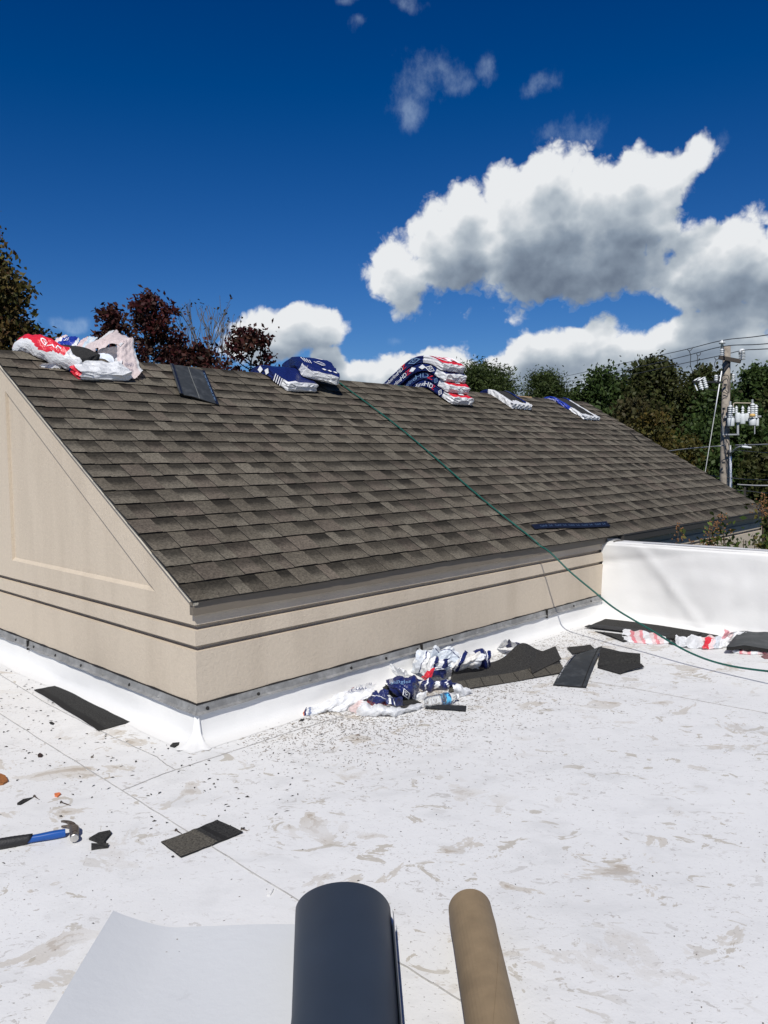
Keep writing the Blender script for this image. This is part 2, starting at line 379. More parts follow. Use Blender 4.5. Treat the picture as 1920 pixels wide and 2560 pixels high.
def membrane_mat(name, dirty=True):
    m, nt, bs, out = new_mat(name); L = nt.links.new
    t = nd(nt, 'ShaderNodeTexCoord'); co = t.outputs['Object']
    c = nd(nt, 'ShaderNodeRGB'); c.outputs[0].default_value = (.715, .714, .700, 1) if dirty else (.70, .695, .675, 1); c = c.outputs[0]
    def noise(scale, detail, rough, dist=0, off=0.0, sx=1.0, sy=1.0, rot=0.0):
        mp = nd(nt, 'ShaderNodeMapping'); mp.inputs['Location'].default_value = (off, off * .7, 0); mp.inputs['Scale'].default_value = (sx, sy, 1); mp.inputs['Rotation'].default_value = (0, 0, rot); L(co, mp.inputs[0])
        n = nd(nt, 'ShaderNodeTexNoise', Scale=scale, Detail=detail, Roughness=rough, Distortion=dist); L(mp.outputs[0], n.inputs['Vector']); return n.outputs['Fac']
    def step(s, lo, hi):
        mr = nd(nt, 'ShaderNodeMapRange'); mr.inputs[1].default_value = lo; mr.inputs[2].default_value = hi; L(s, mr.inputs[0]); return mr.outputs[0]
    def mul(a, b):
        n = nd(nt, 'ShaderNodeMath', operation='MULTIPLY')
        for i, x in enumerate((a, b)):
            if isinstance(x, float): n.inputs[i].default_value = x
            else: L(x, n.inputs[i])
        return n.outputs[0]
    def mixc(c, col, fac):
        n = nd(nt, 'ShaderNodeMix', data_type='RGBA'); L(fac, n.inputs[0]); L(c, n.inputs[6]); n.inputs[7].default_value = (*col, 1); return n.outputs[2]
    hn = noise(1.2, 3, .5, off=9)
    c = mixc(c, (.62, .62, .61), mul(step(hn, .42, .72), .5))
    if dirty:
        big = noise(1.15, 3, .55, off=3.3)
        # dried puddles with crisp rims, darker inside where silt settled
        pud = noise(3.6, 8, .64, .6, off=1.7, sx=.95, sy=1.15, rot=.6)
        c = mixc(c, (.50, .455, .385), mul(mul(step(pud, .582, .592), step(big, .38, .54)), .70))
        c = mixc(c, (.37, .31, .24), mul(mul(step(pud, .640, .655), step(big, .40, .54)), .70))
        ring = noise(7.5, 6, .62, .9, off=6.1, sx=.9, sy=1.2, rot=.8)
        c = mixc(c, (.42, .38, .31), mul(mul(step(ring, .622, .634), step(big, .36, .50)), .75))
        # scuffs and footmarks
        scf = noise(17, 6, .68, 1.4, off=2.2, sx=.8, sy=1.25, rot=.7); sca = noise(2.6, 3, .6, off=15.0)
        c = mixc(c, (.40, .375, .34), mul(mul(step(scf, .598, .625), step(sca, .40, .56)), .60))
        chip = noise(44, 4, .62, .9, off=5.2, sx=.85, sy=1.2, rot=.9); cha = noise(1.9, 4, .6, off=21.0)
        c = mixc(c, (.36, .325, .29), mul(mul(step(chip, .625, .66), step(cha, .38, .56)), .65))
        pink = noise(2.4, 6, .62, .4, off=12.0)
        c = mixc(c, (.55, .40, .29), mul(step(pink, .70, .73), .4))
        spk = noise(130, 2, .5, .6, off=4.0, sx=.7, sy=1.4, rot=.5); spa = noise(1.6, 3, .6, off=8.8)
        c = mixc(c, (.17, .145, .12), mul(mul(step(spk, .67, .71), step(spa, .36, .58)), .75))
        grey = noise(5.0, 5, .6, .3, off=31.0, sx=.8, sy=1.3)
        c = mixc(c, (.525, .525, .515), mul(step(grey, .52, .70), .40))
    L(c, bs.inputs['Base Color']); bs.inputs['Roughness'].default_value = .55; bs.inputs['Specular IOR Level'].default_value = .35
    n1 = noise(3.5, 4, .55); b = nd(nt, 'ShaderNodeBump', Strength=.25, Distance=.02); L(n1, b.inputs['Height'])
    n2 = noise(120, 2, .5); b2 = nd(nt, 'ShaderNodeBump', Strength=.12, Distance=.004); L(n2, b2.inputs['Height']); L(b.outputs[0], b2.inputs['Normal']); L(b2.outputs[0], bs.inputs['Normal'])
    MATS[name] = m; return m


m_memb = membrane_mat('white_roof_membrane'); m_memb_clean = membrane_mat('white_membrane_clean', dirty=False)
m_seam = mat('seam_grime', (.36, .35, .335), .7, var=.4, vscale=15)

# ------------------------------------------------------------------ mesh helpers


class MB:
    def __init__(s): s.v, s.f, s.mi, s.uv = [], [], [], {}
    def vert(s, p): s.v.append(tuple(float(x) for x in p)); return len(s.v) - 1
    def face(s, idx, m=0, uv=None):
        if uv: s.uv[len(s.f)] = uv
        s.f.append(tuple(idx)); s.mi.append(m)
    def poly(s, pts, m=0, uv=None): s.face([s.vert(p) for p in pts], m, uv)
    def box(s, o, a, b, c, m=0):
        """box with corner o and edge vectors a, b, c"""
        o, a, b, c = map(np.asarray, (o, a, b, c))
        i = [s.vert(o + a * x + b * y + c * z) for z in (0, 1) for y in (0, 1) for x in (0, 1)]
        for q in ((0, 2, 3, 1), (4, 5, 7, 6), (0, 1, 5, 4), (2, 6, 7, 3), (0, 4, 6, 2), (1, 3, 7, 5)): s.face([i[k] for k in q], m)
    def beam(s, p, q, w, h, side=None, m=0):
        p, q = np.asarray(p, float), np.asarray(q, float); d = q - p
        sd = np.cross(d, Z) if side is None else np.asarray(side, float)
        if np.linalg.norm(sd) < 1e-6: sd = np.array([1., 0, 0])
        sd = sd / np.linalg.norm(sd) * w; uu = np.cross(sd, d); uu = uu / np.linalg.norm(uu) * h
        s.box(p - sd / 2 - uu / 2, d, sd, uu, m)
    def tube(s, path, r, n=8, m=0, cap=True):
        path = [np.asarray(p, float) for p in path]; k = len(path)
        rr = r if isinstance(r, (list, tuple)) else [r] * k; prev = None; rings = []
        for i, p in enumerate(path):
            t = path[min(i + 1, k - 1)] - path[max(i - 1, 0)]; t = t / (np.linalg.norm(t) + 1e-9)
            a = np.cross(t, Z if abs(t[2]) < .9 else np.array([1., 0, 0])) if prev is None else prev - t * (prev @ t)
            a = a / (np.linalg.norm(a) + 1e-9); prev = a; b = np.cross(t, a)
            rings.append([s.vert(p + (a * math.cos(x) + b * math.sin(x)) * rr[i]) for x in [2 * math.pi * j / n for j in range(n)]])
        for i in range(k - 1):
            for j in range(n): s.face((rings[i][j], rings[i][(j + 1) % n], rings[i + 1][(j + 1) % n], rings[i + 1][j]), m)
        if cap: s.face(rings[0][::-1], m); s.face(rings[-1], m)
    def lathe(s, o, ax, prof, n=14, m=0):
        ax = np.asarray(ax, float); ax = ax / np.linalg.norm(ax)
        a = np.cross(ax, Z if abs(ax[2]) < .9 else np.array([1., 0, 0])); a /= np.linalg.norm(a); b = np.cross(ax, a); rings = []
        for (h, r) in prof:
            rings.append([s.vert(np.asarray(o) + ax * h + (a * math.cos(x) + b * math.sin(x)) * max(r, .0004)) for x in [2 * math.pi * j / n for j in range(n)]])
        for i in range(len(rings) - 1):
            for j in range(n): s.face((rings[i][j], rings[i][(j + 1) % n], rings[i + 1][(j + 1) % n], rings[i + 1][j]), m)
        s.face(rings[0][::-1], m); s.face(rings[-1], m)
    def grid(s, fn, nu, nv, m=0, mfn=None, flip=False):
        ids = [[s.vert(fn(i / nu, j / nv)) for j in range(nv + 1)] for i in range(nu + 1)]
        for i in range(nu):
            for j in range(nv):
                q = [ids[i][j], ids[i + 1][j], ids[i + 1][j + 1], ids[i][j + 1]]
                w = [(i / nu, j / nv), ((i + 1) / nu, j / nv), ((i + 1) / nu, (j + 1) / nv), (i / nu, (j + 1) / nv)]
                if flip: q, w = q[::-1], w[::-1]
                s.face(q, mfn((i + .5) / nu, (j + .5) / nv) if mfn else m, w)
    def build(s, name, mats, parent=None, smooth=False, label=None, cat=None, group=None, kind=None):
        off = np.array(parent_loc(parent)) if parent else np.zeros(3)
        me = bpy.data.meshes.new(name)
        me.from_pydata([tuple(np.array(v) - off) for v in s.v], [], s.f)
        for mm in (mats if isinstance(mats, (list, tuple)) else [mats]): me.materials.append(mm)
        me.polygons.foreach_set('material_index', s.mi)
        if s.uv:
            ul = me.uv_layers.new(name='UVMap')
            for fi, w in s.uv.items():
                for k, li in enumerate(me.polygons[fi].loop_indices): ul.data[li].uv = w[k]
        if smooth: me.polygons.foreach_set('use_smooth', [True] * len(s.f))
        me.update()
        return link(name, me, parent, label, cat, group, kind)


LOC = {}
def parent_loc(p):
    l = np.zeros(3)
    while p is not None: l = l + np.array(p.location); p = p.parent
    return l


def link(name, data, parent=None, label=None, cat=None, group=None, kind=None):
    o = bpy.data.objects.new(name, data); sc.collection.objects.link(o)
    if parent: o.parent = parent
    if label: o['label'] = label
    if cat: o['category'] = cat
    if group: o['group'] = group
    if kind: o['kind'] = kind
    return o


def thing(name, label, cat, loc=(0, 0, 0), group=None):
    o = link(name, None, None, label, cat, group); o.location = tuple(float(x) for x in loc); o.empty_display_size = .1; return o


_txt = {}
def text_polys(s, size):
    """flat outlines of a word: 2D points and faces, left-bottom at the origin"""
    if s not in _txt:
        cu = bpy.data.curves.new('t', 'FONT'); cu.body = s; cu.size = 1.0; cu.resolution_u = 2
        o = bpy.data.objects.new('t', cu); sc.collection.objects.link(o)
        dg = bpy.context.evaluated_depsgraph_get(); me = o.evaluated_get(dg).to_mesh()
        _txt[s] = ([(v.co.x, v.co.y) for v in me.vertices], [tuple(p.vertices) for p in me.polygons])
        o.evaluated_get(dg).to_mesh_clear(); bpy.data.objects.remove(o); bpy.data.curves.remove(cu)
    v, f = _txt[s]; return [(x * size, y * size) for x, y in v], f


def print_on(fn, items, name, parent, shear=0.0):
    """lettering and marks laid on a surface; fn(x, y) -> point. items: ('text', s, size, x, y, mat) / ('rect', w, h, x, y, mat) / ('diamond', w, h, x, y, mat)"""
    mats = []; mb = MB()
    for it in items:
        k, a, b, x0, y0, m = it
        if m not in mats: mats.append(m)
        mi = mats.index(m)
        if k == 'text':
            v, f = text_polys(a, b)
            ids = [mb.vert(fn(x0 + x + shear * y, y0 + y)) for x, y in v]
            for q in f: mb.face([ids[i] for i in q], mi)
        elif k == 'rect':
            n = max(1, int(a / .02)); 
            for i in range(n):
                xa, xb = x0 + a * i / n, x0 + a * (i + 1) / n
                mb.poly([fn(xa, y0), fn(xb, y0), fn(xb, y0 + b), fn(xa, y0 + b)], mi)
        elif k == 'diamond':
            o_ = [(-1, 0), (0, -1), (1, 0), (0, 1)]; t = .74
            for i in range(4):
                p, q = o_[i], o_[(i + 1) % 4]
                mb.poly([fn(x0 + p[0] * a, y0 + p[1] * b), fn(x0 + q[0] * a, y0 + q[1] * b), fn(x0 + q[0] * a * t, y0 + q[1] * b * t), fn(x0 + p[0] * a * t, y0 + p[1] * b * t)], mi)
            for i in range(5):     # the little swirl inside
                p, q = i * 1.1, (i + 1) * 1.1
                mb.poly([fn(x0 + math.cos(p) * a * .36, y0 + math.sin(p) * b * .36), fn(x0 + math.cos(q) * a * .36, y0 + math.sin(q) * b * .36), fn(x0 + math.cos(q) * a * .2, y0 + math.sin(q) * b * .2), fn(x0 + math.cos(p) * a * .2, y0 + math.sin(p) * b * .2)], mi)
        elif k == 'solid':
            mb.poly([fn(x0 - a, y0), fn(x0, y0 - b), fn(x0 + a, y0), fn(x0, y0 + b)], mi)
    return mb.build(name, mats, parent, kind='stuff' if len(items) > 1 else None)


def tri(x): x = x % 1.0; return abs(x * 2 - 1) * 2 - 1


class Crumple:
    """sum of folded (triangle) waves in random directions: flat facets meeting in creases"""
    def __init__(s, seed, amp, f0=2.0, n=6):
        rg = random.Random(seed); s.w = []
        for k in range(n):
            f = f0 * .62 * (1.38 ** k); a = rg.uniform(0, math.pi)
            s.w.append((math.cos(a) * f, math.sin(a) * f, rg.random(), amp / (1.42 ** k) * .75, np.array([rg.uniform(-.5, .5), rg.uniform(-.5, .5), 1.0])))
    def __call__(s, x, y):
        d = np.zeros(3)
        for a, b, p, A, v in s.w: d = d + v * (tri(a * x + b * y + p) * A)
        return d


class Patch:
    """4 x 4 Bezier patch with crumpling; rows of (px, py, h) turned to points by conv"""
    def __init__(s, rows, conv, seed, amp=.012, f0=2.0, zmin=None):
        s.c = np.array([[conv(*p) for p in r] for r in rows]); s.zmin = zmin
        s.size = (np.linalg.norm(s.c[0, 3] - s.c[0, 0]) + np.linalg.norm(s.c[3, 3] - s.c[3, 0])) / 2, (np.linalg.norm(s.c[3, 0] - s.c[0, 0]) + np.linalg.norm(s.c[3, 3] - s.c[0, 3])) / 2
        s.k = Crumple(seed, amp, f0)
    @staticmethod
    def b(t): m = 1 - t; return np.array([m * m * m, 3 * m * m * t, 3 * m * t * t, t * t * t])
    def base(s, u, v): return np.einsum('i,j,jik->k', s.b(u), s.b(v), s.c)
    def __call__(s, u, v, lift=0.0):
        e = 1e-3; P = s.base(u, v)
        a = s.base(u + e, v) - s.base(u - e, v); b = s.base(u, v + e) - s.base(u, v - e)
        n = np.cross(a, b); n = n / (np.linalg.norm(n) + 1e-9)
        if n @ (O - P) < 0: n = -n
        d = s.k(u * max(.3, s.size[0] * 6), v * max(.3, s.size[1] * 6))
        P = P + n * d[2] + a / (np.linalg.norm(a) + 1e-9) * d[0] + b / (np.linalg.norm(b) + 1e-9) * d[1] + n * lift
        if s.zmin is not None and P[2] < s.zmin: P[2] = s.zmin
        return P


def sheet(name, label, cat, patch, m, nu=36, nv=36, parent=None, group=None, edge=.03, seed=1):
    """a crumpled film with a ragged edge"""
    rg = random.Random(seed); eu = [[rg.uniform(0, edge) for _ in range(nu + nv)] for _ in range(4)]
    mb = MB()
    def fn(u, v):
        i, j = int(u * nu + .5), int(v * nv + .5)
        lo_u, hi_u, lo_v, hi_v = eu[0][j], 1 - eu[1][j], eu[2][i], 1 - eu[3][i]
        return patch(lo_u + (hi_u - lo_u) * u, lo_v + (hi_v - lo_v) * v)
    mb.grid(fn, nu, nv)
    if parent: return mb.build(name, m, parent)
    return mb.build(name, m, None, False, label, cat, group)


# ------------------------------------------------------------------ ground, flat roof
mb = MB(); mb.poly([(-900, -900, GZ), (900, -900, GZ), (900, 900, GZ), (-900, 900, GZ)])
mb.build('ground', mat('ground_grass', (.045, .055, .022), .95, var=.5, vscale=.4), kind='structure')

mb = MB()
us = [-9, -6, -3, -1.5, 0, 1, 2, 3, UPAR + .05]; vs = [-9, -6, -4, -2, -1, 0, 2, 5, 9]
ids = {(i, j): mb.vert(B(u, v, 0)) for i, u in enumerate(us) for j, v in enumerate(vs)}
for i in range(len(us) - 1):
    for j in range(len(vs) - 1):
        if us[i] >= 0 and vs[j] >= 0: continue
        mb.face((ids[i, j], ids[i + 1, j], ids[i + 1, j + 1], ids[i, j + 1]))
flat = mb.build('flat_roof', m_memb, kind='structure')


def ribbon(pts, w, z, h):
    mb = MB(); pts = [np.array([p[0], p[1], 0]) for p in pts]; rows = []
    for i, p in enumerate(pts):
        t = pts[min(i + 1, len(pts) - 1)] - pts[max(i - 1, 0)]; t /= np.linalg.norm(t); n = np.array([-t[1], t[0], 0])
        rows.append([mb.vert(p - n * w / 2 + Z * z), mb.vert(p - n * w * .3 + Z * (z + h)), mb.vert(p + n * w * .3 + Z * (z + h)), mb.vert(p + n * w / 2 + Z * z)])
    for a, b in zip(rows, rows[1:]):
        for k in range(3): mb.face((a[k], a[k + 1], b[k + 1], b[k]))
    return mb


def seam(px, w=.0042):
    P = [gp(*p) for p in px]; out = []; rg = random.Random(len(px) + int(px[0][0]))
    for a, b in zip(P, P[1:]):
        for k in range(8): out.append(a + (b - a) * k / 8 + np.array([rg.uniform(-.002, .002), rg.uniform(-.002, .002), 0]))
    out.append(P[-1]); ribbon(out, w, .0005, .0025).build('seam', m_seam, flat)


seam([(-120, 1712), (0, 1785), (150, 1880), (305, 1977), (520, 2112), (750, 2255), (1000, 2408), (1156, 2505), (1300, 2594)])
seam([(-80, 1645), (0, 1687), (110, 1755), (250, 1828), (395, 1894)])
seam([(395, 1894), (415, 1912), (440, 1925), (462, 1927)], .0036)
seam([(305, 1977), (405, 1937), (500, 1905), (620, 1866), (720, 1832), (860, 1790), (1000, 1746)])
seam([(1240, 1668), (1400, 1692), (1600, 1725), (1800, 1762), (1980, 1795)], .0036)

# ------------------------------------------------------------------ the stucco building
bld = thing('stucco_building', 'beige stucco building end with brown shingled gable roof beyond the flat roof', 'building', B(4, 2.4, 0))
GW = 2 * (LEN * math.cos(SL) - .041)          # gable width
ZT = .70; g2, g1, gh, gd = .446, .549, .029, .034
prof = [(g2 - .26 - .03, 0), (g2, 0), (g2 + .003, -gd), (g2 + gh, -gd), (g2 + gh, 0), (g1, 0), (g1 + .003, -gd), (g1 + gh, -gd), (g1 + gh, 0), (.61, 0)]


def wall_strip(mb, profile, along, length, other, corner=True, n=40):
    """profile (z, outward) swept along a wall from the mitred corner"""
    rows = []
    for (z, o) in profile: rows.append([mb.vert(C + along * (-o + (length + o) * k / n) - other * o + Z * z) for k in range(n + 1)])
    for a, b in zip(rows, rows[1:]):
        for k in range(n): mb.face((a[k], a[k + 1], b[k + 1], b[k]))


mb = MB(); wall_strip(mb, [(GZ, 0)] + prof + [(ZT - .012, 0)], dR, 8.0, dL); mb.build('eave_wall', m_stucco, bld)
mb = MB(); wall_strip(mb, [(-.3, 0)] + prof, dL, GW, dR, n=24)
apex = B(0, GW / 2, 0); zr = lambda v: ZE - .012 + (v + .041) * math.tan(SL)      # underside of roof above the gable wall
zs = .61; pd = .021
def LW(v, z, o=0): return C + dL * v - dR * o + Z * z
for mir in (False, True):
    q = (lambda v: GW - v) if mir else (lambda v: v)
    P1, P2, P3 = (.36, .700), (2.245, 1.845), (2.245, .700)
    I1, I2, I3 = (.366, .718), (2.244, 1.843), (2.244, .718)
    w = lambda p, o=0: LW(q(p[0]), p[1], o)
    fl = lambda pts: pts[::-1] if mir else pts
    mb.poly(fl([w((0, zs)), w((GW / 2, zs)), w((GW / 2, P3[1])), w(P3), w(P1)]))
    mb.poly(fl([w((0, zs)), w(P1), w(P2), w((GW / 2, 1.86)), w((GW / 2, zr(GW / 2))), w((0, zr(0)))]))
    mb.poly(fl([w(P3), w((GW / 2, P3[1])), w((GW / 2, 1.86)), w(P2)]))
    mb.poly(fl([w(P1), w(P3), w(I3, -pd), w(I1, -pd)]))
    mb.poly(fl([w(P1), w(I1, -pd), w((I2[0], P2[1] - .003), -pd), w(P2)]))
    mb.poly(fl([w(P3), w(P2), w((I2[0], P2[1] - .003), -pd), w(I3, -pd)]))
    mb.poly(fl([w(I1, -pd), w(I3, -pd), w((I2[0], P2[1] - .003), -pd)]))
mb.build('gable_wall', m_stucco, bld)
mb = MB()                                                                        # hidden sides that close the block
mb.poly([B(8, 0, GZ), B(8, GW, GZ), B(8, GW, ZT), B(8, GW / 2, zr(GW / 2) - .02), B(8, 0, ZT)])
mb.poly([B(8, GW, GZ), B(0, GW, GZ), B(0, GW, ZT), B(8, GW, ZT)])
mb.build('back_wall', m_stucco, bld)

# fascia, drip edge and rake trim
mb = MB(); mb.box(B(-.027, -.031, .633), dR * 8.053, dL * .030, Z * .056)
mb.build('fascia', m_fascia, bld)
mb = MB(); mb.box(B(-.036, -.034, .684), dR * 8.06, dL * .02, Z * .014); mb.build('drip_edge', m_fascia, bld)
mb = MB(); mb.box(B(UPAR + .215, -.085, .630), dR * 3.83, dL * .052, Z * .058); mb.box(B(UPAR + .212, -.09, .684), dR * 3.84, dL * .057, Z * .008); mb.build('eave_shade_box', mat('eave_box_dark', (.040, .038, .036), .6), bld)  # added dark box for the far eave's dark band and the shadow below it
def rake(n0, n1, o0, o1, m, name, s_lo=0.0):
    mb = MB(); mb.box(RP(.041 - o1, s_lo, n1), dR * (o1 - o0), up * (LEN - s_lo), nrm * (n0 - n1)); mb.build(name, m, bld)
rake(-.010, -.027, .0005, .028, m_cream, 'rake_trim', -.004)
rake(-.002, -.009, .0005, .033, m_drip, 'rake_drip_edge')

# termination bar, caulk and base flashing on both walls
rg = random.Random(4)
def bar(along, other, length, name):
    mb = MB(); n = 60; rows = []
    wob = [rg.uniform(-.003, .003) for _ in range(n + 1)]
    for (z, o, k) in ((.187, .004, 0), (.187, .010, .3), (.155, .015, .6), (.146, .030, 1), (.143, .012, 1)):
        rows.append([mb.vert(C + along * (-o + (length + o) * i / n) - other * o + Z * (z + wob[i] * k)) for i in range(n + 1)])
    for a, b in zip(rows, rows[1:]):
        for i in range(n): mb.face((a[i], a[i + 1], b[i + 1], b[i]))
    t = mb.build(name, m_galv, bld)
    mb = MB(); cz = [rg.uniform(-.002, .003) for _ in range(n + 1)]
    rows = [[mb.vert(C + along * (-o + (length + o) * i / n) - other * o + Z * (z + cz[i])) for i in range(n + 1)] for (z, o) in ((.193, .001), (.190, .007), (.184, .0105))]
    for a, b in zip(rows, rows[1:]):
        for i in range(n): mb.face((a[i], a[i + 1], b[i + 1], b[i]))
    mb.build('caulk', m_caulk, t)
    x = .05
    while x < length - .05:
        mb = MB(); mb.lathe(C + along * x - other * .011 + Z * .160, -other, [(0, .011), (.003, .011), (.004, .007), (.008, .006), (.009, .003)], 10)
        mb.build('screw', m_caulk if rg.random() < .6 else m_galv, t); x += rg.uniform(.27, .36)
    for x in [length * .41, length * .78]:
        mb = MB(); mb.box(C + along * x - other * .010 + Z * .128, along * .010, -other * .016, Z * .062); mb.build('bar_joint', m_caulk, t)
bar(dR, dL, 3.98, 'termination_bar'); bar(dL, dR, GW, 'termination_bar')


def base_flash(along, other, length):
    mb = MB(); n = 110; rows = []
    pr = [(.150, .006), (.120, .010), (.085, .013), (.050, .018), (.028, .028), (.014, .048), (.006, .075), (.0012, .105)]
    for k, (z, o) in enumerate(pr):
        row = []
        for i in range(n + 1):
            x = -o + (length + o) * i / n
            wv = mnoise.noise(Vector((x * 3.1, k * .35, along[0] * 9))) * .010 * min(1, (k + 1) / 3) + mnoise.noise(Vector((x * 11, k * .8, along[0] * 5))) * .004
            oo = o + max(-.004, wv) if k < 7 else o + wv * 1.5
            cn = max(0, 1 - abs(x + o) / .10) if k > 1 else 0
            row.append(mb.vert(C + along * x - other * (oo if i else o) + Z * (z if k == 7 else z + cn * .0)))
        rows.append(row)
    for a, b in zip(rows, rows[1:]):
        for i in range(n): mb.face((a[i], a[i + 1], b[i + 1], b[i]))
    return mb.build('base_flashing', m_memb_clean, bld, smooth=True)
base_flash(dR, dL, 4.0); base_flash(dL, dR, GW)
# the gathered corner patch of the flashing
mb = MB()
def cornerfn(a, t):
    th = a * math.pi / 2; pr = [(.172, .012), (.10, .022), (.05, .034), (.02, .062), (.003, .12)]
    x = t * 4; k = min(int(x), 3); fz = x - k; z = pr[k][0] * (1 - fz) + pr[k + 1][0] * fz; o = pr[k][1] * (1 - fz) + pr[k + 1][1] * fz
    o *= 1 + .10 * math.sin(a * 16) * t
    return C - dR * (math.cos(th) * o) - dL * (math.sin(th) * o) + Z * z
mb.grid(cornerfn, 16, 12); mb.build('corner_flashing', m_memb_clean, bld, smooth=True)

# roof decks and shingles
mb = MB(); mb.box(RP(.016, .012, -.020), dR * (RUN - .016), up * (LEN - .012), nrm * .0185)
bk = dL * math.cos(SL) - Z * math.sin(SL); bn = dL * math.sin(SL) + Z * math.cos(SL)
mb.box(RP(0, LEN, 0) - bn * .012, dR * RUN, bk * LEN, bn * .012)
roof = mb.build('roof', [mat('roof_deck', (.03, .028, .026), .9)], bld)

rg = random.Random(11)
EXPO = .1423
PAL = [(.121, .106, .082), (.110, .095, .073), (.099, .086, .066), (.132, .116, .090), (.094, .081, .062), (.112, .093, .073)]
tabs = []
nc = int(LEN / EXPO) + 1
for k in range(nc):
    s0 = -.012 + k * EXPO; s1 = min(s0 + EXPO + .012, LEN + .004)
    if s1 - s0 < .02: continue
    ph = rg.random() * 6; x = -rg.uniform(0, .1) ; last = None
    while x < RUN:
        tooth = not last; last = tooth
        w = rg.choice((.08, .10, .12, .145, .17)) + rg.uniform(-.012, .012)
        xa, xb = max(0, x), min(RUN, x + w); x += w
        if xb - xa < .015: continue
        c = np.array(rg.choice(PAL)) * rg.uniform(.94, 1.07)
        if not tooth: c = c * rg.uniform(.86, 1.0)
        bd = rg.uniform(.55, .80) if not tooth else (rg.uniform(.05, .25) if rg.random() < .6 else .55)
        tabs.append((k, xa, xb, s0 - (.022 * min(1, max(0, (xa - 1.8) / 1.8)) if k == 0 else 0) + .0035 * math.sin(xa * 2.1 + ph) + rg.uniform(-.0015, .0015), s1, (.0105 if tooth else .0070) * (.6 if k == 0 else 1), c, bd, tooth))


def tab_geo(t, rgx):
    k, xa, xb, s0, s1, th, c, bd, tooth = t
    gap = .0014; lift = .0035
    sk = rgx.uniform(-.004, .004)
    a0, a1, b0, b1 = xa + gap, xb - gap, xa + gap + sk, xb - gap + sk
    z0 = lift + th; z1 = .0012 + (th * .25)
    v = [RP(a0, s0, z0), RP(a1, s0, z0 + rgx.uniform(-.0008, .0012)), RP(b1, s1, z1), RP(b0, s1, z1), RP(a0, s0 + .0015, -.001), RP(a1, s0 + .0015, -.001), RP(b1, s1, -.001), RP(b0, s1, -.001)]
    f = [(0, 1, 2, 3), (4, 5, 1, 0), (5, 6, 2, 1), (7, 4, 0, 3)]
    return v, f, [0, 1, 1, 1]


def tab_mesh(name, lst, parent):
    rgx = random.Random(len(lst)); V, Fc, MI, CO, UV = [], [], [], [], []
    off = parent_loc(parent)
    for t in lst:
        v, f, mi = tab_geo(t, rgx); b = len(V); V += [tuple(p - off) for p in v]
        Fc += [tuple(i + b for i in q) for q in f]; MI += mi
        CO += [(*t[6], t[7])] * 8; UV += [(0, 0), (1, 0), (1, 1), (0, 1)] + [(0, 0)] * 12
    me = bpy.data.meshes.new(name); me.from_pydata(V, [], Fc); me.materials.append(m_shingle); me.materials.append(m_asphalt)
    me.polygons.foreach_set('material_index', MI)
    at_ = me.attributes.new('col', 'FLOAT_COLOR', 'POINT'); at_.data.foreach_set('color', np.array(CO, dtype=np.float32).ravel())
    ul = me.uv_layers.new(name='UVMap'); ul.data.foreach_set('uv', np.array(UV, dtype=np.float32).ravel())
    me.update(); return link(name, me, parent)


def px_area(t):
    P = RP((t[1] + t[2]) / 2, (t[3] + t[4]) / 2); d = P - O; D = np.linalg.norm(d); q = d @ F
    px = 960 + FPX * (d @ CR) / q
    return (t[2] - t[1]) * abs(nrm @ d) / D / D ** 2 * (1 if -10 < px < 1930 else 0)
tabs.sort(key=px_area, reverse=True)
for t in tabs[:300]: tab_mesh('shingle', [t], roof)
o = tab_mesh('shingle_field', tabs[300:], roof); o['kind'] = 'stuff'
# a lifted tear on the right and two repair tabs by the far rake
for (pa, pb) in (((1574, 1083), (1601, 1109)),):
    P, Q = rp(*pa), rp(*pb); mb = MB(); mid = (P + Q) / 2 + nrm * .012
    mb.tube([P + nrm * .010, mid, Q + nrm * .012], [.008, .011, .007], 6); mb.build('torn_shingle_edge', m_asphalt, roof)

# ------------------------------------------------------------------ parapet
par = thing('parapet_wall', 'low parapet wall wrapped in white roofing membrane at right', 'wall', B(UPAR + .1, -2, 0))
mb = MB()
PH = lambda v: .632 + .012 * min(1, -v / 1.3) - .0
def pface(a, t):
    v = .012 - a * 4.6
    pr = [(.0012, .13), (.010, .07), (.030, .035), (.07, .016), (.20, .004), (.34, .0), (.48, .002), (.58, .010), (.615, .012), (.630, .004)]
    x = t * (len(pr) - 1); k = min(int(x), len(pr) - 2); fz = x - k
    z = pr[k][0] * (1 - fz) + pr[k + 1][0] * fz; o_ = pr[k][1] * (1 - fz) + pr[k + 1][1] * fz
    z = z * PH(v) / .63
    env = math.sin(min(1, max(0, t)) * math.pi)
    bul = .034 * mnoise.noise(Vector((v * 1.6, z * 2.4, 3.1))) + .030 * max(0, mnoise.noise(Vector((v * 3.4 + z * 1.6, z * 1.3 - v * .8, 7.7)))) + .007 * mnoise.noise(Vector((v * 9, z * 7, 1.2)))
    f1 = .020 * math.exp(-((v + .95 + (z - .1) * .75) / .075) ** 2) * env + .014 * math.exp(-((v + .62 - (z - .3) * .9) / .06) ** 2) * env - .012 * math.exp(-((z - .50 + (v + .2) * .16) / .035) ** 2) * max(0, 1 + v * .8)
    return B(UPAR - o_ - bul * env - f1, v, z)
mb.grid(pface, 130, 46, flip=True); mb.build('membrane_face', m_memb_clean, par, smooth=True)
mb = MB(); n = 46
def ptop(a, t):
    v = .012 - a * 4.6; o_, z = [( -.004, .0), (-.006, .010), (.02, .016), (.10, .015), (.19, .012), (.205, .0), (.21, -.08)][int(round(t * 6))]
    return B(UPAR + o_, v, PH(v) + z + .003 * mnoise.noise(Vector((v * 5, t * 2, 0))))
mb.grid(ptop, n, 6, flip=True); mb.build('coping', m_memb_clean, par, smooth=True)
mb = MB()
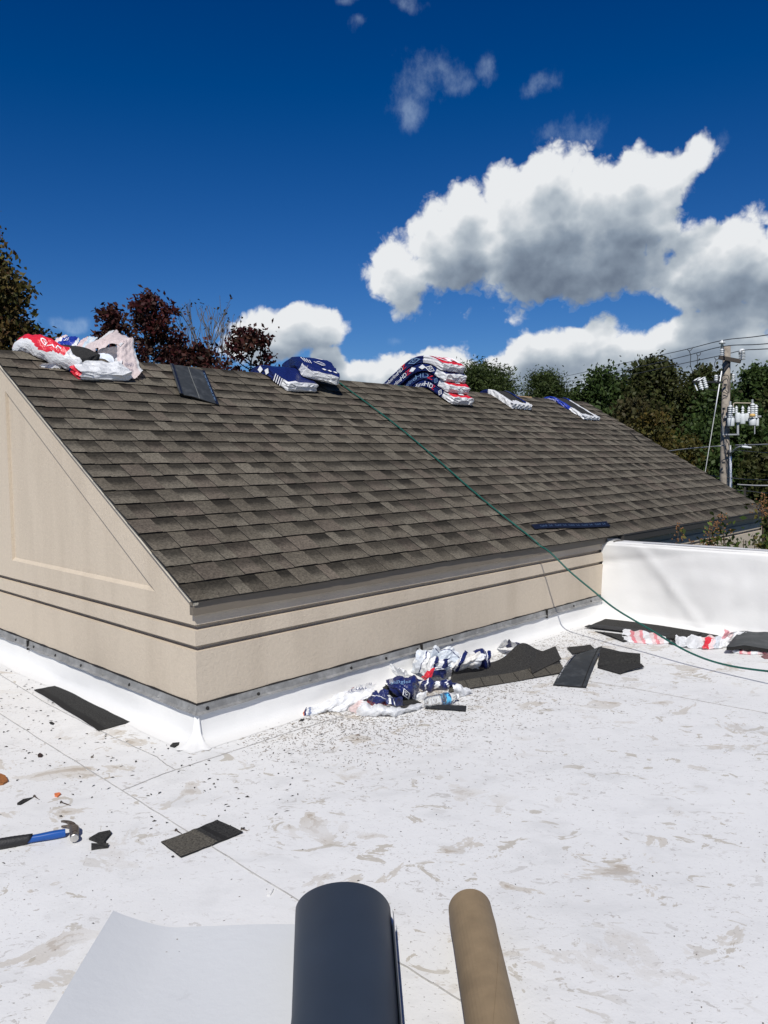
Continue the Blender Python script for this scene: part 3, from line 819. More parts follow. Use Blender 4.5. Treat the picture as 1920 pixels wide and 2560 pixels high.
def ptrim(a, t):
    v = -.35 - a * 4.2; z = PH(v) + .0165 + .001 * t; return B(UPAR + .012 + .03 * t + .004 * mnoise.noise(Vector((v * 6, 2, 0))), v, z + .002)
mb.grid(ptrim, 40, 1, flip=True); mb.build('seam_edge', mat('seam_edge_grey', (.46, .47, .49), .6, var=.4, vscale=12), par)
mb = MB(); mb.box(B(UPAR + .085, -.004, GZ), dR * .105, -dL * 4.58, Z * (.60 - GZ)); mb.build('core', m_stucco, par)
mb = MB()
def metal(a, t): return B(UPAR + .0 + .235 * a, -.036 - .03 * t - .02 * math.sin(a * 3), .672 - .012 * a - (.075 - .02 * a) * t)
mb.grid(metal, 8, 5); mb.build('metal_flashing', m_galv, par, smooth=True)
mb = MB(); mb.tube([B(UPAR - .008 + .05 * k + .01, -.10 - .012 * k, PH(-.1) + .016 - .004 * k * (k - 2)) for k in range(4)], .006, 6); mb.build('caulk', mat('caulk_brown', (.09, .08, .065), .6), par)

# ------------------------------------------------------------------ wrapped shingle bundles on the ridge


def bundle(name, label, u0, s0, rot, L, W, T, n0, style, mats, seed, amp=.005, nl=44, group=None, pucker=.955, r=.15, prints=()):
    """style(l, side) -> material slot; local axes: l back over the ridge, w to the right, n up"""
    t0 = thing(name, label, 'shingle bundle', drape(u0, s0, n0), group)
    cr, sr = math.cos(rot), math.sin(rot); kr = Crumple(seed, amp, 4.0, 8)
    def mp(l, w, n): return drape(u0 + w * cr - l * -sr * -1 if False else u0 + w * cr + l * sr, s0 - w * sr + l * cr, n0 + n, r)
    sec = []; cr_ = .010; ns = 8
    per = [('bottom', (-W / 2, 0), (W / 2, 0)), ('right', (W / 2, 0), (W / 2, T)), ('top', (W / 2, T), (-W / 2, T)), ('left', (-W / 2, T), (-W / 2, 0))]
    for sd, p, q in per:
        m = ns if sd in ('top', 'bottom') else 5
        for i in range(m):
            x = (i + .0) / m; w, n = p[0] + (q[0] - p[0]) * x, p[1] + (q[1] - p[1]) * x
            ww = max(-W / 2 + cr_, min(W / 2 - cr_, w)); nn = max(min(cr_, T / 2.2), min(T - min(cr_, T / 2.2), n))
            dw, dn = w - ww, n - nn; dd = math.hypot(dw, dn)
            if dd > cr_: w, n = ww + dw / dd * cr_, nn + dn / dd * cr_
            sec.append((w, n, sd))
    mb = MB(); rings = []; rgx = random.Random(seed)
    for i in range(nl + 1):
        l = L * i / nl; e = min(l, L - l); pk = 1 if e > .03 else pucker + (1 - pucker) * math.sqrt(max(0, e / .03))
        big = 1 + .9 * math.exp(-(e / .10))
        row = []
        for j, (w, n, sd) in enumerate(sec):
            d = kr(l * 3.0, j * .055 * 3) * big
            on = {'top': (0, 1), 'bottom': (0, .15), 'left': (-1, 0), 'right': (1, 0)}[sd]
            row.append(mb.vert(mp(l + d[0] * .3 * (e < .1), w * pk + on[0] * d[2], max(.001, (n - T / 2) * pk + T / 2 + on[1] * d[2]))))
        rings.append(row)
    k = len(sec)
    for i in range(nl):
        for j in range(k):
            sd = sec[j][2]; mb.face((rings[i][j], rings[i + 1][j], rings[i + 1][(j + 1) % k], rings[i][(j + 1) % k]), style(L * (i + .5) / nl, sd))
    for ring, l, sg in ((rings[0], 0, -1), (rings[-1], L, 1)):
        inner = [mb.vert(mp(l + sg * rgx.uniform(.0, .02), sec[j][0] * .55, (sec[j][1] - T / 2) * .5 + T / 2)) for j in range(k)]
        for j in range(k):
            q = (ring[j], ring[(j + 1) % k], inner[(j + 1) % k], inner[j]); mb.face(q if sg < 0 else q[::-1], style(l, 'end'))
        mb.face(inner if sg < 0 else inner[::-1], style(l, 'end'))
    w = mb.build('wrapper', mats, t0)
    # a flap of film hanging below each front corner
    for items, face in prints:
        if face == 'left': fn = lambda x, y: mp(-x, -W / 2 - .0075, y)
        elif face == 'top': fn = lambda x, y: mp(y, x, T + .0075)
        elif face == 'front': fn = lambda x, y: mp(-.02, x, y)
        print_on(fn, items, 'lettering', w)
    return t0, mp


WM = [m_white, m_navy, m_red, m_greyw]
def st_stack(l, sd, top=2, wl=.16):
    if sd == 'end': return 0
    if l < wl or l > 1.0 - .10: return top if (sd == 'top' and l > .02) else 0
    return top if sd == 'top' and l < .34 else 1
gstack = 'bundles stacked four high across the ridge'
TL = lambda off, dim=False: [('text', 'GAF', .035, -.88 + off, .022, m_ink), ('text', 'Timberline', .062, -.74 + off, .022, m_ink if not dim else m_inkb), ('text', 'HD', .070, -.475 + off, .022, m_ink if not dim else m_inkb), ('text', 'Z', .070, -.385 + off, .022, m_inkr)]
lay = [(4.70, 2.400, 'lowest bundle of the ridge stack with red top edge and crumpled white end', 0, 2, .0),
       (4.68, 2.500, 'second bundle up in the ridge stack with red top and torn white end', .005, 2, .04),
       (4.665, 2.585, 'third bundle up in the ridge stack with navy top and white end', .0, 1, -.02),
       (4.645, 2.655, 'topmost bundle of the ridge stack with red printed top and white end', .0, 2, .05)]
for i, (u0, s0, lb, _, top, off) in enumerate(lay):
    pr = [(TL(off + .05, i == 1), 'left'), ([('diamond', .030, .034, -.20, .042, m_inkb if i % 2 else m_ink)] + ([('solid', .020, .026, -.245, .045, m_ink), ('solid', .020, .026, -.30, .045, m_ink)] if i == 2 else []), 'left'),
          ([('rect', .085, .058, -.90 + off + .05, .014, m_inkr)], 'left')]
    # red badge first, so that the word lies over it
    pr = [pr[2], pr[1]] + [([(a[0], a[1], a[2], a[3], a[4], a[5]) for a in TL(off + .05, i == 1)], 'left')]
    if top == 2: pr.append(([('text', 'GAF', .20, -.155, .07, m_ink)], 'top') if i == 3 else ([('rect', .08, .13, -.03, .06, m_ink)], 'top'))
    t0, mp = bundle('shingle_bundle', lb, u0, s0, math.radians((0, 2, -1, 3)[i]), 1.0, .36, .082, .024 + i * .088, (lambda l, sd, top=top: st_stack(l, sd, top)), WM, 30 + i, group=gstack, prints=pr, amp=.0045)
    if i == 3:   # loose film sticking up at the far corner of the top bundle
        pt = Patch([[(1117, 913, 8.65), (1123, 909, 8.66), (1130, 910, 8.67), (1136, 911, 8.68)], [(1112, 917, 8.6), (1120, 914, 8.62), (1128, 914, 8.66), (1134, 914, 8.66)], [(1110, 919, 8.58), (1118, 918, 8.6), (1124, 919, 8.62), (1131, 919, 8.64)], [(1112, 921, 8.55), (1120, 923, 8.56), (1125, 925, 8.6), (1130, 926, 8.6)]], at, 5, .004)
        sheet('loose_film', None, None, pt, m_white, 14, 14, parent=t0)

# the two navy bundles
st_navy = lambda l, sd: 0 if (sd == 'end' or (l < .14 and sd != 'top') or l > .93) else 1
bundle('shingle_bundle', 'navy wrapped bundle with white striped side lying under the tilted one on the ridge', 2.50, 2.47, math.radians(-3), 1.0, .36, .08, .016, lambda l, sd: 0 if (sd == 'end' or l < .03 or (sd == 'left' and l < .10)) else 1, WM, 51,
       prints=[([('solid', .026, .032, -.30, .042, m_ink), ('solid', .026, .032, -.37, .042, m_ink), ('diamond', .038, .036, -.62, .042, m_ink)] + [('rect', .012, .07, -.19 + .03 * k, .006, m_ink) for k in range(4)], 'left')])
bundle('shingle_bundle', 'tilted navy wrapped bundle with white end lying on top near the hose', 2.72, 2.53, math.radians(24), .78, .35, .095, .105, lambda l, sd: 0 if sd == 'end' or (l < .05 and sd != 'top') else (0 if sd == 'left' and l < .10 else 1), WM, 52, amp=.008,
       prints=[([('diamond', .07, .05, .02, .20, m_ink)] + [('solid', .024, .020, .02 + .055 * k, .05, m_ink) for k in range(3)] + [('rect', .007, .085, -.15 + .02 * k, .13, m_ink) for k in range(4)] + [('rect', .006, .085, -.15 + .02 * k, .33, m_ink) for k in range(4)] + [('solid', .03, .02, .08, .33, m_ink)], 'top')])

# opened bundles: dark shingles showing between strips of wrapper


def opened(name, label, u0, s0, rot, L, W, T, n0, left_m, right_m, front, seed, prints=(), red_at=None):
    t0, mp = bundle(name, label, u0, s0, rot, L, W * .93, T, n0, lambda l, sd: 0, [m_granblk], seed, amp=.0012, pucker=.98)
    t0.children[0].name = 'shingle_stack'
    kr = Crumple(seed + 7, .006, 4.0, 7)
    for side, ms in ((-1, left_m), (1, right_m)):
        if not ms: continue
        mb = MB()
        def fn(a, t):
            l = L * a - .02; d = kr(l * 4, t * 1.2 + side); h = T + .004
            x = t * 3
            if x < 1: w, n = W / 2 * .95 + .010, h * x
            elif x < 2: w, n = W / 2 * .95 + .010 - .018 * (x - 1), h + .006 * math.sin((x - 1) * 3.1)
            else: w, n = W / 2 * .95 - .008 - .035 * (x - 2), h + .004
            return mp(l, side * (w + d[2] * .8), max(.002, n + d[0]))
        mb.grid(fn, 50, 9, mfn=lambda a, t: 0 if a < ms[2] else 1, flip=side > 0)
        q = mb.build('wrapper_strip', [ms[0], ms[1]], t0)
        if side < 0 and prints: print_on(lambda x, y: mp(-x, -W / 2 * .95 - .018, y), prints, 'lettering', q)
    if front:
        mb = MB()
        def fr(a, t):
            w = (a - .5) * (W + .03); d = kr(w * 7, t * 2 + 3); x = t * 3; h = T + .006
            if x < 1: l, n = -.022, h * x
            elif x < 2: l, n = -.022 + .03 * (x - 1), h + .007
            else: l, n = .008 + front * (x - 2) * (.7 + .5 * math.sin(a * 9 + seed)), h + .004
            return mp(l + d[2] * 1.6, w, max(.002, n + d[0] * 1.6))
        mb.grid(fr, 26, 14); mb.build('wrapper_end', m_white, t0)
    return t0, mp


opened('opened_shingle_bundle', 'opened bundle of black shingles in white and navy wrapper right of the stack', 5.86, 2.44, math.radians(2), 1.0, .36, .05, .014, (m_white, m_navy, .40), (m_white, m_navy, .06), .07, 61, prints=[('text', 'Timberline', .03, -.72, .012, m_ink)])
opened('opened_shingle_bundle', 'nearly empty opened bundle with bright blue wrapper edges near the far gable', 7.24, 2.25, math.radians(1), 1.0, .36, .032, .014, (m_white, m_royal, .26), (m_white, m_royal, .50), .05, 62, prints=[('text', 'Timberline HDZ', .028, -.66, .004, m_ink), ('text', 'GAF', .028, -.80, .004, m_inkr)])
# left heap
t_left, mpl = opened('opened_shingle_bundle', 'opened bundle with puffed red and white wrapper at the left end of the ridge', .60, 2.62, math.radians(-33), .95, .32, .085, .016, None, None, 0, 63)
mb = MB(); kz = Crumple(91, .010, 3.0, 8)
def puff(a, t):
    l = .52 * a - .05; e = math.sin(min(1, max(0, a)) * math.pi) ** .45; d = kz(l * 4, t * 2.5); th = -1.35 + t * 3.0
    return mpl(l, -.165 - (.075 * e * math.cos(th) - .02) + d[0] * .7, max(.003, .062 + .085 * e * math.sin(th) + d[2]))
mb.grid(puff, 44, 24, mfn=lambda a, t: 1 if (t > .60 + .10 * math.sin(a * 9) and a > .22) else 0)
pf = mb.build('puffed_wrapper', [m_white, m_red], t_left)
print_on(lambda x, y: puff(.62 - x, .78 + y) + nrm * .006, [('text', 'GAF', .17, .0, -.10, m_ink)], 'lettering', pf)
pt = Patch([[(88, 919, .004), (110, 922, .008), (140, 926, .004), (168, 921, .004)], [(95, 914, .02), (115, 914, .02), (140, 918, .02), (165, 914, .02)], [(100, 911, .03), (120, 910, .03), (140, 912, .03), (165, 908, .03)], [(105, 908, .05), (125, 906, .05), (145, 907, .05), (165, 902, .05)]], rp, 8, .006)
sheet('torn_film', None, None, pt, m_white, 24, 8, parent=t_left, edge=.2)

t_w, mpw = bundle('torn_shingle_bundle', 'torn white wrapped bundle end in front of the pink film on the ridge', .66, 2.43, math.radians(-6), .17, .42, .070, .014, lambda l, sd: (2 if sd == 'left' and l < .12 else (1 if sd == 'left' else 0)), WM, 71, amp=.007, nl=26, prints=())

c1 = lambda x, y, d: at(x / 3.456, 780 + y / 3.456, d)
pt = Patch([[(430, 268, 6.25), (480, 272, 6.2), (540, 285, 6.2), (640, 312, 6.2)], [(455, 245, 6.3), (500, 240, 6.25), (560, 250, 6.2), (665, 285, 6.22)], [(490, 222, 6.35), (530, 216, 6.3), (600, 222, 6.3), (690, 252, 6.3)], [(540, 206, 6.5), (580, 204, 6.5), (630, 212, 6.5), (690, 236, 6.5)]], c1, 12, .010)
o = sheet('plastic_wrapper', 'royal blue and white crumpled wrapper behind the red and white bundle', 'plastic wrapper', pt, wrap_mat('film_white_royal', [(0, PINK), (.34, WHITE), (.42, ROYAL), (.93, WHITE)], film=.15), 30, 24)
print_on(lambda x, y: pt(.50 + x, .45 + y, .008), [('text', 'JL', .3, 0, 0, m_ink)], 'lettering', o)
pt = Patch([[(640, 318, 6.2), (690, 335, 6.15), (740, 345, 6.12), (745, 385, 6.1)], [(660, 280, 6.25), (700, 290, 6.2), (760, 285, 6.2), (790, 300, 6.2)], [(690, 250, 6.35), (740, 250, 6.3), (790, 245, 6.3), (830, 240, 6.3)], [(720, 225, 6.5), (760, 215, 6.5), (800, 210, 6.45), (850, 208, 6.45)]], c1, 13, .007)
sheet('plastic_wrapper', 'pale blue and white wrapper scrap tucked left of the big pink film', 'plastic wrapper', pt, wrap_mat('film_pale_blue', [(0, PINK), (.38, (.62, .74, .82)), (.62, WHITE), (.8, (.66, .75, .82))], film=.2), 26, 24)
# the big pink film: an arch open to the front
tp = thing('pink_plastic_film', 'large pale pink crumpled plastic film arched over the ridge at left', 'plastic film', rp(300, 950))
pt = Patch([[(835, 440, 5.95), (760, 400, 6.0), (690, 330, 6.05), (740, 280, 6.1)], [(800, 330, 5.92), (770, 300, 5.95), (790, 250, 6.0), (850, 225, 6.1)], [(850, 300, 5.9), (860, 270, 5.95), (890, 220, 6.05), (930, 190, 6.2)], [(850, 345, 5.92), (880, 290, 5.95), (930, 235, 6.05), (1000, 150, 6.25)]], c1, 14, .009, 1.6)
sheet('left_fold', None, None, pt, m_pink, 34, 30, parent=tp)
pt = Patch([[(850, 345, 5.92), (900, 280, 5.9), (990, 250, 5.9), (1040, 300, 5.9)], [(880, 290, 5.95), (930, 260, 5.95), (1000, 230, 5.95), (1080, 260, 5.95)], [(930, 235, 6.05), (970, 210, 6.05), (1030, 200, 6.05), (1110, 225, 6.05)], [(1000, 150, 6.25), (1030, 175, 6.2), (1080, 215, 6.15), (1175, 240, 6.1)]], c1, 15, .008, 1.6)
sheet('top_fold', None, None, pt, m_pink, 34, 30, parent=tp)
ptr = Patch([[(1010, 260, 5.92), (1060, 240, 5.98), (1110, 215, 6.02), (1148, 222, 6.08)], [(1010, 370, 5.84), (1060, 350, 5.88), (1110, 330, 5.95), (1172, 350, 6.0)], [(1000, 470, 5.78), (1070, 470, 5.78), (1130, 450, 5.85), (1195, 480, 5.92)], [(1040, 520, 5.74), (1100, 570, 5.70), (1180, 625, 5.68), (1245, 505, 5.78)]], c1, 16, .009, 1.5)
o = sheet('right_drape', None, None, ptr, m_pink, 40, 44, parent=tp)
print_on(lambda x, y: ptr(.30 + x, .72 - y, .012), [('text', 'GAF 4.0.1', .10, 0, 0, m_inkn), ('text', 'www.gaf.com', .07, -.04, -.09, m_inkn)], 'lettering', o)
pt = Patch([[(835, 345, 6.05), (900, 300, 6.1), (970, 290, 6.1), (1040, 300, 6.0)], [(850, 350, 6.1), (900, 330, 6.15), (970, 330, 6.15), (1030, 360, 6.0)], [(850, 380, 6.1), (920, 370, 6.1), (960, 380, 6.1), (1020, 410, 6.0)], [(850, 400, 6.0), (930, 410, 6.0), (970, 420, 6.0), (1010, 440, 5.95)]], c1, 17, .008)
sheet('inner_fold', None, None, pt, m_greyw, 24, 20, parent=tp)
pt = Patch([[(850, 425, 5.9), (890, 425, 5.88), (940, 440, 5.85), (975, 470, 5.8)], [(850, 395, 5.9), (900, 385, 5.88), (950, 395, 5.86), (1000, 430, 5.82)], [(840, 370, 5.92), (890, 355, 5.9), (940, 365, 5.9), (995, 400, 5.85)], [(830, 352, 5.95), (880, 350, 5.95), (920, 352, 5.92), (960, 380, 5.9)]], c1, 18, .006)
sheet('lower_fold', None, None, pt, mat('film_pale_grey', (.62, .67, .74), .35, bump=.4, bscale=30), 24, 18, parent=tp)
pt = Patch([[(965, 460, 5.74), (990, 490, 5.73), (1020, 500, 5.73), (1040, 470, 5.75)], [(970, 440, 5.76), (1000, 450, 5.74), (1030, 450, 5.74), (1050, 450, 5.76)], [(990, 425, 5.8), (1010, 425, 5.8), (1040, 430, 5.8), (1060, 430, 5.8)], [(1000, 410, 5.85), (1020, 410, 5.85), (1045, 412, 5.85), (1065, 420, 5.85)]], c1, 19, .008)
sheet('tail', None, None, pt, m_white, 16, 16, parent=tp)

# ------------------------------------------------------------------ loose shingles and felt


def slab(name, label, cat, corners, conv, mats, n=(16, 8), thick=.004, curl=None, mfn=None, seed=0, wob=.002, parent=None):
    """thin bent piece: corners near-left, near-right, far-right, far-left as (px, py, h)"""
    c = [conv(*p) for p in corners]; rgx = random.Random(seed); ph = rgx.random() * 9
    nn = np.cross(c[1] - c[0], c[3] - c[0]); nn = nn / np.linalg.norm(nn)
    if nn[2] < 0: nn = -nn
    def top(a, b):
        P = (c[0] * (1 - a) + c[1] * a) * (1 - b) + (c[3] * (1 - a) + c[2] * a) * b
        k = (curl(a, b) if curl else 0) + wob * mnoise.noise(Vector((a * 4 + ph, b * 3, ph)))
        e = .010 * mnoise.noise(Vector((a * 7, b * 7, ph + 5))) * (1 if min(a, b, 1 - a, 1 - b) < .001 else 0)
        return P + nn * (k + thick) + (c[1] - c[0]) / np.linalg.norm(c[1] - c[0]) * e * .3
    mb = MB(); mb.grid(top, *n, mfn=mfn)
    nt_ = len(mb.v)
    for k in range(nt_): mb.v.append(tuple(np.array(mb.v[k]) - nn * thick))
    nu, nv = n; idx = lambda i, j: i * (nv + 1) + j; em = len(mats) - 1
    for i in range(nu):
        for j in range(nv): mb.face((idx(i, j) + nt_, idx(i, j + 1) + nt_, idx(i + 1, j + 1) + nt_, idx(i + 1, j) + nt_), em)
        mb.face((idx(i, 0) + nt_, idx(i + 1, 0) + nt_, idx(i + 1, 0), idx(i, 0)), em); mb.face((idx(i, nv), idx(i + 1, nv), idx(i + 1, nv) + nt_, idx(i, nv) + nt_), em)
    for j in range(nv):
        mb.face((idx(0, j), idx(0, j + 1), idx(0, j + 1) + nt_, idx(0, j) + nt_), em); mb.face((idx(nu, j) + nt_, idx(nu, j + 1) + nt_, idx(nu, j + 1), idx(nu, j)), em)
    if parent: return mb.build(name, mats, parent), top, nn
    return mb.build(name, mats, None, False, label, cat), top, nn


def marks(top, nn, n, a0, a1, b, parent, m, along='a', h=.02, word='GAF 0826', sx=1.0, sy=1.0):
    """a row of printed code on a strip"""
    for k in range(n):
        a = a0 + (a1 - a0) * k / max(1, n - 1)
        f = (lambda x, y, a=a: top(a + x * sx, b + y * sy) + nn * .002) if along == 'a' else (lambda x, y, a=a: top(b + y * sy, a + x * sx) + nn * .002)
        print_on(f, [('text', word, h, 0, 0, m)], 'printed_code', parent)


# felt-backed sheet on the ridge at left
o, top, nn = slab('shingle_back_sheet', 'grey black sheet of shingles laid face down over the ridge, blue tape edge', 'roofing sheet',
    [(447, 987, .024), (548, 1011, .024), (512, 926, .024), (424, 913, .024)], rp, [m_felt, m_tape, m_asphalt], (24, 14), .006,
    curl=lambda a, b: .006 * math.sin(a * 5) + .010 * (a < .1), mfn=lambda a, b: 1 if a > .90 or .06 < a < .10 else 0, seed=3)
marks(top, nn, 4, .08, .72, .915, o, m_inkb, along='b', h=.06, word='GAF 52')
mb = MB(); mb.tube([top(.50 + .004 * math.sin(k), k / 8) + nn * .001 for k in range(9)], .003, 5); mb.build('overlap_edge', mat('felt_edge', (.13, .135, .13), .8), o)

o, top, nn = slab('starter_strip', 'narrow shingle strip with blue printed tape lying low on the roof slope', 'shingle strip',
    [(1337, 1323, .018), (1526, 1317, .018), (1515, 1305, .020), (1327, 1312, .020)], rp, [m_tape, m_felt, m_asphalt], (30, 4), .005, curl=lambda a, b: .004 * math.sin(a * 7), mfn=lambda a, b: 0, seed=5)
marks(top, nn, 5, .08, .80, .32, o, mat('ink_dull_blue', (.05, .09, .17), .7), h=.12, word='GAF 34', sx=.40, sy=4.2)

slab('starter_strip', 'long black granule strip lying beside the gable wall flashing', 'shingle strip',
    [(247, 1828, .001), (330, 1805, .001), (165, 1710, .002), (85, 1726, .002)], gp, [m_granblk, m_asphalt, m_asphalt], (14, 40), .004,
    curl=lambda a, b: .006 * math.sin(b * 6.2) ** 2 * (1 - a), mfn=lambda a, b: 1 if a < .24 else 0, seed=6)
slab('shingle_piece', 'cut shingle piece, half grey granules half black, lying near the hammer', 'shingle piece',
    [(403, 2109, .001), (452, 2146, .001), (607, 2083, .003), (543, 2054, .003)], gp, [m_grangrey, m_granblk, m_asphalt, m_asphalt], (12, 24), .005,
    curl=lambda a, b: .006 * (b - .5) ** 2 * 2 + .003 * math.exp(-((b - .56) / .04) ** 2), mfn=lambda a, b: 0 if b < .53 or .53 < b < .60 else (2 if .66 < b < .74 else 1), seed=7)

# ------------------------------------------------------------------ hammer
hx = gp(190, 2085); base = np.array([-1.150, 2.765, 0]); h1 = np.array([.925, .38, 0]); h1 /= np.linalg.norm(h1); h2 = np.array([-.38, .925, 0]); h2 /= np.linalg.norm(h2)
ham = thing('hammer', 'claw hammer with blue and black handle lying at the left edge', 'hammer', base)
def HP(x, y, z): return base + h1 * x + h2 * y + Z * z
def hsec(path, n=14):
    return path
mb = MB(); N_ = 16; rows = []
for k in range(22):
    x = -.030 - .135 * k / 21; ry, rz = .0115 + .0015 * math.sin(k * .2), .0135 + .001 * math.sin(k * .3)
    rows.append([mb.vert(HP(x, ry * math.copysign(abs(math.cos(t)) ** .7, math.cos(t)), .0165 + rz * math.copysign(abs(math.sin(t)) ** .7, math.sin(t)))) for t in [2 * math.pi * j / N_ for j in range(N_)]])
for a, b in zip(rows, rows[1:]):
    for j in range(N_): mb.face((a[j], b[j], b[(j + 1) % N_], a[(j + 1) % N_]))
mb.build('handle', mat('handle_blue', (.010, .075, .30), .4, var=.15), ham, smooth=True)
mb = MB(); rows = []
for k in range(26):
    x = -.150 - .17 * k / 25; bulge = .002 + .003 * math.sin(k / 25 * 3.1) + .0006 * (k % 2)
    rows.append([mb.vert(HP(x + (.012 * math.sin(t) if k == 0 else 0), (.0125 + bulge) * math.cos(t), .018 + (.0145 + bulge) * math.sin(t))) for t in [2 * math.pi * j / N_ for j in range(N_)]])
for a, b in zip(rows, rows[1:]):
    for j in range(N_): mb.face((a[j], b[j], b[(j + 1) % N_], a[(j + 1) % N_]))
mb.face(rows[0]); mb.face(rows[-1][::-1])
mb.build('grip', mat('grip_black', (.015, .015, .016), .55, bump=.3, bscale=200), ham, smooth=True)
m_steel = mat('hammer_steel', (.20, .17, .145), .45, metal=.75, var=.5, vscale=60, col2=(.09, .06, .045), c2scale=40, c2lo=.5, c2hi=.62)
m_face = mat('hammer_face', (.55, .53, .50), .3, metal=.8, var=.2, vscale=50)
mb = MB()
# cheek block, neck, poll
sec = lambda y, rx, rz, xo=0.0, zo=.019, n=14, e=.6: [HP(xo + rx * math.copysign(abs(math.cos(t)) ** e, math.cos(t)), y, zo + rz * math.copysign(abs(math.sin(t)) ** e, math.sin(t))) for t in [2 * math.pi * j / n for j in range(n)]]
st = [(-.066, .0135, .0135, 0, .0205, 1), (-.064, .0150, .0150, 0, .0205, 1), (-.050, .0150, .0150, 0, .0205, 1), (-.047, .0115, .0115, 0, .0205, 1), (-.030, .0115, .0120, 0, .020, .9), (-.020, .0165, .0135, 0, .019, .55), (.012, .0170, .0135, 0, .019, .5), (.022, .0140, .0135, -.001, .019, .5)]
rows = [[mb.vert(p) for p in sec(y, rx, rz, xo, zo, 14, e)] for (y, rx, rz, xo, zo, e) in st]
for a, b in zip(rows, rows[1:]):
    for j in range(14): mb.face((a[j], a[(j + 1) % 14], b[(j + 1) % 14], b[j]))
mb.face(rows[-1])
mb.build('head', m_steel, ham, smooth=True)
mb = MB(); mb.lathe(HP(0, -.0655, .0205), -h2, [(0, .0145), (.001, .0148), (.0022, .0130), (.0026, .005)], 20); mb.build('face', m_face, ham)
for sgn in (-1, 1):      # two claws curving back towards the handle, lying side by side in height
    mb = MB(); rows = []
    for k in range(11):
        t = k / 10; y = .018 + .060 * math.sin(t * 1.25); x = -.002 - .040 * t ** 1.9; wv = .0125 * (1 - t * .72); zz = .019 + sgn * (.0045 + .0055 * t); th = .0055 * (1 - t * .35)
        rows.append([mb.vert(HP(x + dx * wv * .8, y + dx * wv * .35, zz + dz * th)) for dx, dz in ((-1, -1), (1, -1), (1, 1), (-1, 1))])
    for a, b in zip(rows, rows[1:]):
        for j in range(4): mb.face((a[j], a[(j + 1) % 4], b[(j + 1) % 4], b[j]))
    mb.face(rows[0]); mb.face(rows[-1]); mb.build('claw', m_steel, ham)

# torn scrap beside the hammer: two curled lumps of one shingle bit
scr = thing('shingle_scrap', 'torn curled black shingle scrap just right of the hammer head', 'shingle scrap', gp(250, 2105))
c8 = lambda x, y, z=0.0: gp(x / 2.592, 1980 + y / 2.592, z)
for pts, nm in (([(576, 312), (640, 280), (712, 262), (722, 280), (690, 318), (665, 350), (625, 330)], 'upper_piece'), ([(592, 345), (640, 352), (690, 338), (684, 352), (704, 352), (700, 366), (640, 372), (592, 380)], 'lower_piece')):
    mb = MB(); cc = np.mean([c8(*p) for p in pts], axis=0); rgx = random.Random(3)
    lo = [mb.vert(c8(*p) + Z * .001) for p in pts]; hi = [mb.vert(c8(*p) + Z * rgx.uniform(.006, .016)) for p in pts]; ce = mb.vert(cc + Z * .006)
    for i in range(len(pts)):
        j = (i + 1) % len(pts); mb.face((lo[i], lo[j], hi[j], hi[i])); mb.face((hi[i], hi[j], ce))
    mb.build(nm, m_granblk, scr)


def flake(name, label, cat, pts, m, seed=1, hgt=.006):
    mb = MB(); rgx = random.Random(seed); cc = np.mean([gp(*p) for p in pts], axis=0)
    lo = [mb.vert(gp(*p) + Z * .0008) for p in pts]; hi = [mb.vert(gp(*p) + Z * rgx.uniform(hgt * .4, hgt)) for p in pts]; ce = mb.vert(cc + Z * hgt * .5)
    for i in range(len(pts)):
        j = (i + 1) % len(pts); mb.face((lo[i], lo[j], hi[j], hi[i])); mb.face((hi[i], hi[j], ce))
    return mb.build(name, m, None, False, label, cat)


flake('shingle_scrap', 'thin pointed black scrap below the orange bits at left', 'shingle scrap', [(43, 2013), (58, 2003), (83, 1995), (70, 2003), (52, 2013)], m_granblk, 2, .010)
flake('shingle_scrap', 'small black scrap near the foot of the stucco corner', 'shingle scrap', [(425, 1867), (432, 1861), (449, 1859), (447, 1865), (436, 1870)], m_granblk, 3, .012)
flake('shingle_scrap', 'black shingle crumb beside the long seam at left', 'shingle scrap', [(123, 1807), (129, 1805), (136, 1810), (133, 1813), (126, 1811)], m_granblk, 4, .008)
flake('shingle_scrap', 'dark brown crumb left of the long seam', 'shingle scrap', [(94, 1890), (100, 1886), (107, 1890), (104, 1894), (96, 1894)], mat('scrap_brown', (.03, .017, .014), .9), 5, .010)
flake('dead_leaf', 'rust brown dead leaf cut by the left frame edge', 'leaf', [(-14, 1948), (2, 1943), (14, 1946), (20, 1956), (8, 1963), (-12, 1966)], mat('leaf_rust', (.26, .10, .03), .7, var=.3, vscale=60), 6, .02)
flake('paper_scrap', 'orange and white torn paper scrap near the dead leaf', 'paper scrap', [(136, 1987), (148, 1984), (152, 1988), (144, 1994), (137, 1992)], mat('paper_orange', (.62, .17, .06), .8), 7, .012)
flake('paper_scrap', 'tiny white paper scrap on the seam left of the dark roll', 'paper scrap', [(668, 2240), (676, 2228), (684, 2224), (682, 2230), (676, 2240)], m_memb_clean, 8, .008)
flake('leaf_scrap', 'tan leaf scrap lying against the black granule strip', 'leaf', [(223, 1742), (228, 1736), (231, 1740), (228, 1744)], mat('leaf_tan', (.55, .28, .10), .8), 9, .014)


